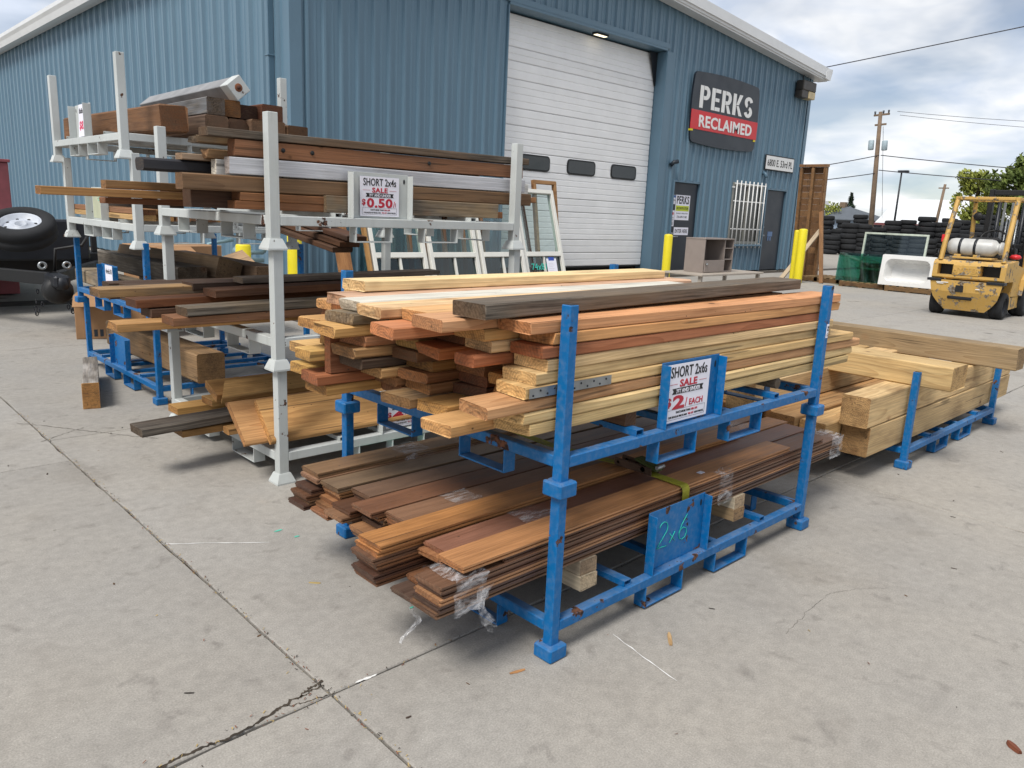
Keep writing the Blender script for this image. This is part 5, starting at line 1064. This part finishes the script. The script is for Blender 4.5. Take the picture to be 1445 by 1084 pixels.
for k in range(18): wpart('plank', (.05, .075, .0, .68, .012+k*.150, .1605+k*.150), ('#8a6a4a', '#94724f', '#7d5e42')[k % 3])
for k in range(3): wpart('stud', (-.05, .0495, .0+k*.305, .07+k*.305, .0, 2.70), '#9a7650')
wpart('top_plate', (-.06, .08, -.02, .70, 2.712, 2.78), '#a5805a')
o = board('brace', None, None, 0, 0, 0, 1.75, .10, .05, '#b9a48c', M_PAINTW); o.parent = wp; o.matrix_basis = T(-.62, .18, .60) @ RX(radians(20)) @ RY(radians(-52)); o = board('brace', None, None, 0, 0, 0, 1.9, .09, .05, '#8f6a45', M_BROWN); o.parent = wp; o.matrix_basis = T(-.5, -.28, .82) @ RX(radians(-18)) @ RY(radians(-66))
# pallets, glass and tub
def pallet(label, x, y, rz=0, w=1.2, d=1.0):
    t = thing('pallet', label, 'pallet', T(x, y, 0) @ RZ(rz), 'wooden pallets in the yard')
    for i in range(3):
        o = MB().box(i*(w-.09)/2, i*(w-.09)/2+.09, 0, d, .02, .105, .004).build('bearer', [M_BROWN], t); o.color = (*lin('#8d7350', .8), 1)
    for i in range(7):
        o = MB().box(0, w, i*(d-.09)/6, i*(d-.09)/6+.09, .1055, .125, .003).build('deck_board', [M_BROWN], t); o.color = (*lin(('#a88a60', '#96794f')[i % 2], .8), 1)
    for i in range(3):
        o = MB().box(0, w, i*(d-.09)/2, i*(d-.09)/2+.09, .0, .0195, .003).build('bottom_board', [M_BROWN], t); o.color = (*lin('#8d7350', .8), 1)
    return t
pallet('wooden pallet under the green glass sheets', 16.4, 5.35); pallet('wooden pallet under the white tub', 16.3, 4.28); pallet('wooden pallet in front of the timber wall panel', 16.9, 6.5)
pallet('wooden pallet lying beside the timber wall panel', 17.9, 6.0, pi/2)
gf = thing('glass_table_top', 'clear framed glass panel standing behind the white tub', 'glass', T(16.9, 4.75, .40) @ RY(radians(6)))
for nm, b in (('frame_edge', (0, .05, 0, 1.40, 0, .04)), ('frame_edge', (0, .05, 0, 1.40, .82, .86)), ('frame_edge', (0, .05, 0, .04, .0405, .8195)), ('frame_edge', (0, .05, 1.36, 1.40, .0405, .8195))): MB().box(*b, .003).build(nm, [plain('pale_edge', '#b9c2b4', .4)], gf)
MB().box(.02, .03, .04, 1.36, .04, .82).build('pane', [M_GLASS], gf)
for k in range(5):
    t = thing('glass_sheet', f'green glass sheet leaning on the pallet, {_ord[k+1]} from the front', 'glass', T(16.5+.06*k, 5.45-.02*k, .13) @ RY(radians(5))); MB().box(0, .014, 0, 1.05+.04*k, 0, .58+.015*k, .002).build('sheet', [M_GLASSG], t)
m = MB(); m.box(0, .25, 0, .55, 0, .42, .01); tag(m.build('green_crate', [plain('dark_green_plastic', '#22483c', .5)], None, T(17.0, 5.6, .13)), 'dark green box standing behind the green glass', 'box')
tb = thing('fibreglass_tub', 'white fibreglass tub standing on its side on a pallet', 'tub', T(16.35, 4.36, .13) @ RY(radians(7)))
m = MB(); n = 24
def rrect(hw, hh, c, cx, cz):
    P = []
    for (sx, sz, a0) in ((1, 1, 0), (-1, 1, pi/2), (-1, -1, pi), (1, -1, 3*pi/2)):
        for k in range(6): t = a0+pi/2*k/5; P.append((cx+sx*(hw-c)+c*cos(t), cz+sz*(hh-c)+c*sin(t)))
    return P
rings = [(.56, .33, .01, 0, .0), (.56, .33, .01, -.02, .0), (.47, .25, .14, -.022, .0), (.45, .23, .13, .03, 0), (.40, .19, .12, .26, 0), (.20, .08, .06, .30, 0)]
vs = []
for hw, hh, c, dx, _ in rings: vs += [(dx, a, b) for a, b in rrect(hw, hh, c, .53, .33)]
m.add(vs, [(r_*24+k, r_*24+(k+1) % 24, r_*24+24+(k+1) % 24, r_*24+24+k) for r_ in range(5) for k in range(24)]+[tuple(range(5*24, 6*24))], 0, False); m.build('shell', [M_TUB], tb)
m = MB(); m.box(.02, .30, .03, 1.03, .03, .05); m.box(.02, .04, -.02, 1.08, .655, .675, .003); m.build('rim', [M_TUB], tb)
# ------------------------------------------------------------------ forklift (rear towards the camera, forward is +X)
fk = thing('forklift', 'yellow propane forklift parked with its battered rear towards the racks', 'forklift', T(12.3, 2.53, 0))
def fp(nm, mat, fn, par=fk): m = MB(); fn(m); return m.build(nm, [mat], par)
fp('upper_body', M_FORK, lambda m: m.prism([(.17, .601), (.17, .90), (.62, .93), (.62, .601)], -.53, .53))
fp('body_top', M_FORK, lambda m: m.prism([(.005, .835), (.02, .87), (.06, .902), (.1695, .906), (.1695, .835)], -.53, .53)); fp('body_sill', M_FORK, lambda m: m.prism([(.02, .601), (.0, .625), (.0, .664), (.1695, .664), (.1695, .601)], -.53, .53))
for a_, b_ in ((-.53, -.455), (.455, .53)): fp('body_cheek', M_FORK, lambda m: m.prism([(.0, .6645), (.004, .8345), (.1695, .8345), (.1695, .6645)], a_, b_))
fp('recess', M_BLACK, lambda m: m.box(.150, .1695, .235, .454, .6645, .8345)); fp('recess', M_BLACK, lambda m: m.box(.150, .1695, -.454, -.175, .6645, .8345))  # cavity backs coloured black to paint in the shade of the recesses
def cw_low(m):
    secs = [(-.04, .58, .53), (-.02, .40, .50), (.02, .30, .47), (.06, .20, .40), (.10, .10, .30)]
    vs = []
    for x, z, hy in secs: vs += [(x, -hy, z), (x, hy, z), (x+.55, hy*.62, z), (x+.55, -hy*.62, z)]
    m.add(vs, [(i*4+k, i*4+(k+1) % 4, i*4+4+(k+1) % 4, i*4+4+k) for i in range(4) for k in range(4)]+[(3, 2, 1, 0), (16, 17, 18, 19)])
cwt = fp('counterweight', M_FORK, cw_low)
fp('bumper_edge', M_DKMET, lambda m: m.box(-.055, .10, .36, .575, .555, .599, .008), cwt); fp('bumper_edge', M_DKMET, lambda m: m.box(-.055, .10, -.55, -.30, .555, .599, .008), cwt)
pn = fp('badge_panel', M_FORK, lambda m: m.box(-.012, .149, -.17, .23, .6655, .834, .010)); tx = text_mesh('HYSTER', .11, .95, .03, M_FORK, .004); obj('lettering', tx, pn, T(-.016, .03, .71) @ RZ(-pi/2) @ FACE_Y)
fp('tow_pocket', M_BLACK, lambda m: m.box(-.032, .012, .02, .14, .40, .52, .004), cwt)
fp('step_slot', M_DKMET, lambda m: m.box(.005, .06, -.12, .26, .275, .345, .02), cwt)
fp('scuffs', M_LETT, lambda m: [m.box(-.046, -.039, y, y+w_, z, z+.012) for y, z, w_ in ((.25, .535, .18), (.32, .515, .10), (-.22, .46, .06))], cwt)
def sidep(m):
    m.prism([(.60, .34), (1.55, .34), (1.60, .60), (1.30, .78), (.63, .88)], -.50, .50)
fp('chassis', M_FORK, sidep)
fp('side_skirt', M_FORK, lambda m: (m.prism([(.52, .14), (1.15, .16), (1.12, .34), (.52, .36)], -.50, -.46), m.prism([(.52, .14), (1.15, .16), (1.12, .34), (.52, .36)], .46, .50)))
fp('fender', M_FORK, lambda m: [m.prism([(1.02, .36), (1.08, .62), (1.22, .74), (1.50, .74), (1.62, .62), (1.62, .52), (1.50, .68), (1.24, .68), (1.14, .56)], s, s+.16) for s in (-.56, .40)])
wheel(fk, .215, .19, .12, T(.33, -.425, .215) @ RX(pi/2), 5, M_DKMET); wheel(fk, .215, .19, .12, T(.33, .475, .215) @ RZ(radians(8)) @ RX(-pi/2), 5, M_DKMET)
wheel(fk, .30, .22, .17, T(1.38, -.46, .30) @ RX(pi/2), 6, M_DKMET); wheel(fk, .30, .22, .17, T(1.38, .46, .30) @ RX(-pi/2), 6, M_DKMET)
fp('axle', M_DKMET, lambda m: (m.tube([(.33, -.34, .215), (.33, .38, .215)], .05, 8), m.tube([(1.38, -.36, .30), (1.38, .36, .30)], .06, 8)))
for s in (-.44, .42):
    fp('guard_pillar', M_FORK, lambda m: m.tube([(.05, s*1.06, .90), (.10, s*1.04, 1.2), (.34, s, 1.88)], .038, 6, 0, True, False)); fp('guard_pillar', M_FORK, lambda m: m.tube([(1.42, s, .74), (1.36, s, 1.2), (1.26, s, 1.89)], .034, 6, 0, True, False))
    fp('guard_rail', M_FORK, lambda m: m.box(.30, 1.32, s-.03, s+.03, 1.865, 1.915, .008))
for x in (.31, 1.27): fp('guard_rail', M_FORK, lambda m: m.box(x, x+.05, -.409, .389, 1.866, 1.916, .008))
for k in range(5): fp('guard_bar', M_FORK, lambda m: m.box(.361, 1.269, -.30+k*.145, -.27+k*.145, 1.875, 1.905, .004))
tk = fp('gas_tank', plain('white_tank_paint', '#c4c4c1', .45, .1, .9, .15, 6), lambda m: m.lathe([(0, -.38), (.08, -.37), (.125, -.33), (.137, -.27), (.137, .26), (.125, .31), (.08, .35), (.075, .38), (.10, .385), (.10, .42), (0, .42)], 24, 0, T(.24, .05, 1.115) @ RX(pi/2) @ RZ(pi)))
fp('tank_strap', M_DKMET, lambda m: m.lathe([(.139, -.02), (.143, -.02), (.143, .02), (.139, .02)], 24, 0, T(.24, .0, 1.115) @ RX(pi/2)), tk); fp('tank_strap', M_DKMET, lambda m: m.lathe([(.139, -.02), (.143, -.02), (.143, .02), (.139, .02)], 24, 0, T(.24, .22, 1.115) @ RX(pi/2)), tk)
fp('tank_bracket', M_FORK, lambda m: (m.box(.08, .40, -.28, .34, .932, .962, .006), m.box(.10, .14, -.10, .0, .9625, 1.0, .004), m.box(.10, .14, .18, .28, .9625, 1.0, .004)))
fp('seat', M_BLACK, lambda m: (m.box(.62, 1.05, -.24, .24, .93, 1.03, .03), m.box(.58, .66, -.22, .22, 1.0, 1.28, .03)))
fp('dashboard', M_BLACK, lambda m: m.box(1.25, 1.42, -.30, .35, .75, 1.12, .02))
fp('steering_wheel', M_BLACK, lambda m: (m.tube([(1.10+.16*cos(a*pi/10)*.6, .02+.19*sin(a*pi/10), 1.27+.16*cos(a*pi/10)*.8) for a in range(21)], .016, 6), m.tube([(1.10, .02, 1.27), (1.25, .02, 1.0)], .022, 6)))
fp('mirror', M_BLACK, lambda m: m.lathe([(0, .02), (.06, .018), (.075, 0), (.06, -.02), (0, -.03)], 14, 0, T(1.24, .34, 1.62) @ RY(-pi/2)))
fp('lever', M_BLACK, lambda m: [m.tube([(1.18, -.20-.05*k, 1.0), (1.15, -.20-.05*k, 1.22)], .010, 5) for k in range(3)])
fp('hose', M_BLACK, lambda m: m.tube([(.10, .46, .95), (.05, .50, 1.0), (.12, .52, 1.06), (.30, .50, .98)], .018, 6))
fp('tail_light', M_SRED, lambda m: (m.box(.09, .13, .455, .50, 1.18, 1.30, .006), m.box(1.30, 1.36, -.50, -.45, 1.30, 1.42, .006)))
fp('red_rag', M_SRED, lambda m: m.lathe([(0, .05), (.06, .04), (.09, 0), (.05, -.03)], 9, 0, T(.75, -.44, .98)))
def mast(m):
    for s in (-.36, .28): m.box(1.70, 1.80, s, s+.08, .12, 2.10, .01); m.box(1.81, 1.88, s+.015, s+.065, .15, 2.0, .008)
    m.box(1.70, 1.80, -.28, .28, 2.0, 2.09, .01); m.box(1.70, 1.80, -.28, .28, 1.1, 1.18, .01)
fp('mast', M_BLACK, mast)
fp('lift_cylinder', M_DKMET, lambda m: (m.tube([(1.76, -.20, .15), (1.76, -.20, 1.95)], .035, 8), m.tube([(1.76, .18, .15), (1.76, .18, 1.95)], .035, 8)))
fp('lift_chain', M_STEEL, lambda m: (m.box(1.69, 1.698, -.06, -.02, .4, 1.95), m.box(1.69, 1.698, .06, .10, .4, 1.95)))
fp('backrest', M_STEEL, lambda m: [m.tube([(1.95, -.4+.16*k, .3), (1.95, -.4+.16*k, 1.6)], .014, 6) for k in range(6)])
fp('fork', M_DKMET, lambda m: (m.box(1.93, 3.0, -.30, -.19, .05, .09, .008), m.box(1.93, 3.0, .16, .27, .05, .09, .008), m.box(1.90, 1.94, -.30, -.19, .05, .6), m.box(1.90, 1.94, .16, .27, .05, .6)))
fp('carriage', M_BLACK, lambda m: (m.box(1.89, 1.929, -.45, .43, .30, .38, .006), m.box(1.89, 1.929, -.45, .43, .60, .68, .006)))
# ------------------------------------------------------------------ tyre stacks across the yard
tm = MB(); tm.lathe([(.20, -.09), (.24, -.11), (.34, -.115), (.385, -.09), (.40, -.05), (.40, .05), (.385, .09), (.34, .115), (.24, .11), (.20, .09), (.20, -.09)], 18); TME = tm.mesh('tyre', [M_RUBBER])
r = random.Random(21); cnt = 0
for row, (xa, ya, xb, yb_, n, h) in enumerate(((37.0, 15.8, 41.6, 9.8, 11, 7), (39.0, 17.2, 44.6, 9.2, 13, 8), (41.0, 18.2, 47.0, 9.0, 13, 9))):
    for i in range(n):
        t = i/(n-1); x, y = xa+(xb-xa)*t+r.uniform(-.15, .15), ya+(yb_-ya)*t+r.uniform(-.15, .15); k = h-r.choice((0, 0, 1, 1, 2, 3))
        if row == 0 and i in (3, 4, 5, 8): k -= 2
        s = r.uniform(.92, 1.12)
        for q in range(k):
            if row == 2 and q < 5: continue
            cnt += 1; o = obj('tyre', TME, None, T(x+r.uniform(-.04, .04), y+r.uniform(-.04, .04), .115*s+q*.232*s) @ RX(r.uniform(-.02, .02)) @ Matrix.Scale(s, 4))
            rn = ('nearest', 'middle', 'farthest')[row]; on = _ord[i+1] if i < 12 else 'last'
            tag(o, f'topmost black tyre of the {on} stack from the left in the {rn} tyre row' if q == k-1 else f'black tyre below the top of a stack in the {rn} tyre row', 'tyre', 'tyres piled in stacks across the yard')
# ------------------------------------------------------------------ poles, wires, far buildings
up_ = thing('utility_pole', 'tall leaning wooden utility pole with transformers behind the tyre stacks', 'pole', T(55, 21.2, 0) @ RX(radians(-3.2)))
m = MB(); m.tube([(0, 0, 0), (0, 0, 5), (0, 0, 9.2)], [.19, .16, .12], 10); m.build('shaft', [M_BARK], up_)
for z, w in ((9.0, .62), (8.35, .45)): MB().box(-.06, .06, -w, w*.7, z-.06, z+.06, .01).build('crossarm', [M_BARK], up_)
for y in (-.55, -.2, .36): m = MB(); m.tube([(0, y, 9.06), (0, y, 9.26)], [.05, .07], 8); m.build('insulator', [M_SIGN], up_)
for y, z in ((.42, 7.0), (-.50, 6.9)): m = MB(); m.lathe([(0, .36), (.17, .34), (.19, .30), (.19, -.28), (.16, -.31), (0, -.31)], 14, 0, T(-.1, y, z)); m.build('transformer', [plain('transformer_grey', '#9fb0b8', .5)], up_)
lp = thing('light_pole', 'thin dark light pole right of the utility pole', 'pole', T(60, 21.6, 0)); m = MB(); m.tube([(0, 0, 0), (0, 0, 5.5)], [.09, .06], 8); m.build('shaft', [M_DKMET], lp); MB().box(-.15, .15, -.5, .25, 5.45, 5.62, .03, 0, RX(-.4) @ T(0, -2.0, -.45) if 0 else T(0, 0, 0)).build('lamp_head', [M_DKMET], lp)
sp2 = thing('far_pole', 'small brown pole top behind the white roof', 'pole', T(78, 24.7, 0)); m = MB(); m.tube([(0, 0, 0), (0, -.4, 5.6)], [.16, .12], 8); m.build('shaft', [M_BARK], sp2); MB().box(-.1, .1, -.75, .1, 5.2, 5.3).build('crossarm', [M_BARK], sp2)
def wire(label, a, b, sag, rr=.012):
    a, b = Vector(a), Vector(b); P = [a+(b-a)*t+Vector((0, 0, -4*sag*t*(1-t))) for t in [i/20 for i in range(21)]]; m = MB(); m.tube(P, rr, 5); return tag(m.build('overhead_wire', [M_WIRE]), label, 'wire')
wire('dark service cable running from the warehouse roof corner to the upper right', (21.35, 9.75, 5.86), (24.5, -6.5, 8.3), .05, .014)
wire('high utility wire running right from the pole top', (55, 20.6, 9.15), (75, -10, 9.6), .9, .014)
wire('second high utility wire running right from the pole crossarm', (55, 20.4, 8.9), (74, -10, 8.6), .9, .014)
wire('low utility wire running right from the transformers', (55, 21.3, 6.3), (72, -10, 5.2), .6, .03)
wire('lowest utility wire running right past the tree', (55, 21.3, 5.3), (72, -10, 4.6), .5, .03)
wire('upper wire running left from the pole toward the warehouse', (55, 21.4, 6.3), (48, 26.5, 4.6), .1, .03)
wire('lower wire running left from the pole toward the warehouse', (55, 21.4, 5.1), (46, 27.0, 3.6), .1, .03)
wire('guy wire slanting down beside the utility pole', (55, 21.4, 8.2), (54, 20.2, 2.0), .0, .015)
wb = thing('white_roofed_building', 'long low building with a broad white metal roof beyond the tyres', 'building', T(82, 12, 0))
MB().box(0, 10, 0, 19, 0, 1.85).build('wall', [plain('dull_pink_wall', '#9c8582', .7)], wb)
m = MB(); m.prism([(-.5, 1.9), (5, 4.5), (10.5, 1.9), (10.5, 1.75), (5, 4.35), (-.5, 1.75)], -.6, 19.6); m.build('roof', [M_ROOFW], wb); MB().box(-.62, -.505, -.6, 19.6, 1.70, 1.93).build('fascia', [M_MAROON], wb)
for k in range(5): MB().box(-.03, .02, 2+k*3.4, 3.6+k*3.4, .6, 1.4).build('window', [M_BLKG], wb)
hs_ = thing('blue_house', 'small blue-grey house with a dark hip roof behind the tyres', 'house', T(82, 33.2, 0)); MB().box(0, 8, 0, 6.5, 0, 2.2).build('wall', [M_HOUSE], hs_)
m = MB(); m.add([(-.5, -.6, 2.1), (8.5, -.6, 2.1), (8.5, 7.1, 2.1), (-.5, 7.1, 2.1), (3, 2.6, 3.6), (5.5, 3.8, 3.6)], [(0, 1, 5, 4), (1, 2, 5), (2, 3, 4, 5), (3, 0, 4), (3, 2, 1, 0)]); m.build('roof', [M_ROOFD], hs_); MB().box(2.5, 3.1, 3, 3.6, 2.6, 4.0).build('chimney', [M_BARK], hs_)
for k in range(2): MB().box(-.03, .02, 1.2+k*2.6, 2.4+k*2.6, .8, 1.8).build('window', [M_BLKG], hs_)
tw = thing('distant_tower', 'pale distant tower beside the timber wall panel', 'tower', T(150, 69, 0)); MB().box(0, 2.2, 0, 3.0, 0, 6.2).build('shaft', [M_ROOFW], tw); MB().box(.4, 1.2, .8, 1.6, 6.21, 8.2).build('head_house', [M_ROOFW], tw)
# distant blue hills
m = MB(); vs = []
for i in range(41): a = radians(-5+i*2.2); R_ = 780; h = 9+7*noise.noise(Vector((i*.28, 3.3, 0)))+4*noise.noise(Vector((i*.9, 1.3, 0))); vs += [(R_*cos(a), R_*sin(a), -1), (R_*cos(a)*.97, R_*sin(a)*.97, h*.6), (R_*cos(a)*1.02, R_*sin(a)*1.02, max(3, h*1.3)), (R_*cos(a)*1.06, R_*sin(a)*1.06, -1)]
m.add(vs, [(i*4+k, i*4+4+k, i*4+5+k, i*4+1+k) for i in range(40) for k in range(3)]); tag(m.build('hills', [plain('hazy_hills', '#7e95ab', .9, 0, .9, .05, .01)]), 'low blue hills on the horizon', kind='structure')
# ------------------------------------------------------------------ trees
def tree(label, x, y, h, rx, rz, mat, seed, n=2600, ls=.30, trunk=.22, base=.30):
    r = random.Random(seed); t = thing('leafy_tree', label, 'tree', T(x, y, 0), 'trees beyond the tyre yard')
    m = MB(); m.tube([(0, 0, 0), (.1, .05, h*.25), (.0, .1, h*.5), (.1, 0, h*.8)], [trunk, trunk*.8, trunk*.5, trunk*.15], 8)
    cl = []
    for k in range(26):
        a = r.uniform(0, 2*pi); e = r.uniform(-.7, 1); q = r.uniform(.45, .95); cz = h*(base+(1-base)*.5); P = Vector((rx*q*cos(a)*sqrt(max(.05, 1-e*e*.8)), rx*q*sin(a)*sqrt(max(.05, 1-e*e*.8)), cz+rz*e*q)); cl.append((P, r.uniform(.22, .42)*rx))
        if k < 10: m.tube([(0, 0, h*r.uniform(.2, .45)), tuple(P*.6+Vector((0, 0, h*.18))), tuple(P)], [trunk*.35, trunk*.2, trunk*.06], 5)
    m.build('trunk', [M_BARK], t); c = MB()
    for i in range(n):
        P, R_ = r.choice(cl); d = Vector((r.gauss(0, 1), r.gauss(0, 1), r.gauss(0, .8))).normalized()*R_*(r.random()**.45); p = P+d
        u = Vector((r.gauss(0, 1), r.gauss(0, 1), r.gauss(0, 1))).normalized(); v = u.orthogonal().normalized(); s = ls*r.uniform(.5, 1.2); w = u.cross(v)
        c.add([p-v*s, p+w*s*.45, p+v*s, p-w*s*.45], [(0, 1, 2, 3)])
    c.build('crown', [mat], t); return t
tree('tall broad green tree at the right edge behind the forklift', 60, 13.4, 6.4, 2.2, 2.3, M_LEAF2, 1, 5200, .24)
tree('yellow-green tree with open branches left of the tall one', 63, 17.2, 6.1, 1.7, 1.9, M_LEAF, 2, 2600, .20)
tree('green tree behind the forklift mast', 57, 11.0, 5.6, 2.2, 1.9, M_LEAF2, 3, 4200, .24)
tree('low green bush tree under the yellow-green one', 61, 15.6, 3.8, 1.7, 1.3, M_LEAF, 4, 2200, .2, .12, .15)
tree('distant small green tree left of the utility pole', 84, 37.5, 4.0, 1.9, 1.3, M_LEAF, 5, 1500, .22, .15)
cf = thing('conifer_tree', 'dark pointed conifer above the blue house roof', 'tree', T(90, 38.0, 0)); r = random.Random(8); m = MB(); m.tube([(0, 0, 0), (0, 0, 5.2)], [.2, .03], 7); m.build('trunk', [M_BARK], cf); c = MB()
for i in range(1500):
    q = r.random()**.8; z = 1.0+4.2*q; R_ = 1.6*(1-q)*r.random()**.5*(.75+.35*sin(z*7)); a = r.uniform(0, 2*pi); p = Vector((R_*cos(a), R_*sin(a), z-R_*.25)); v = Vector((cos(a), sin(a), -.3+r.gauss(0, .3)))*.22; w = Vector((-sin(a), cos(a), r.gauss(0, .3)))*.08
    c.add([p-v, p+w, p+v, p-w], [(0, 1, 2, 3)])
c.build('crown', [M_FIR], cf)
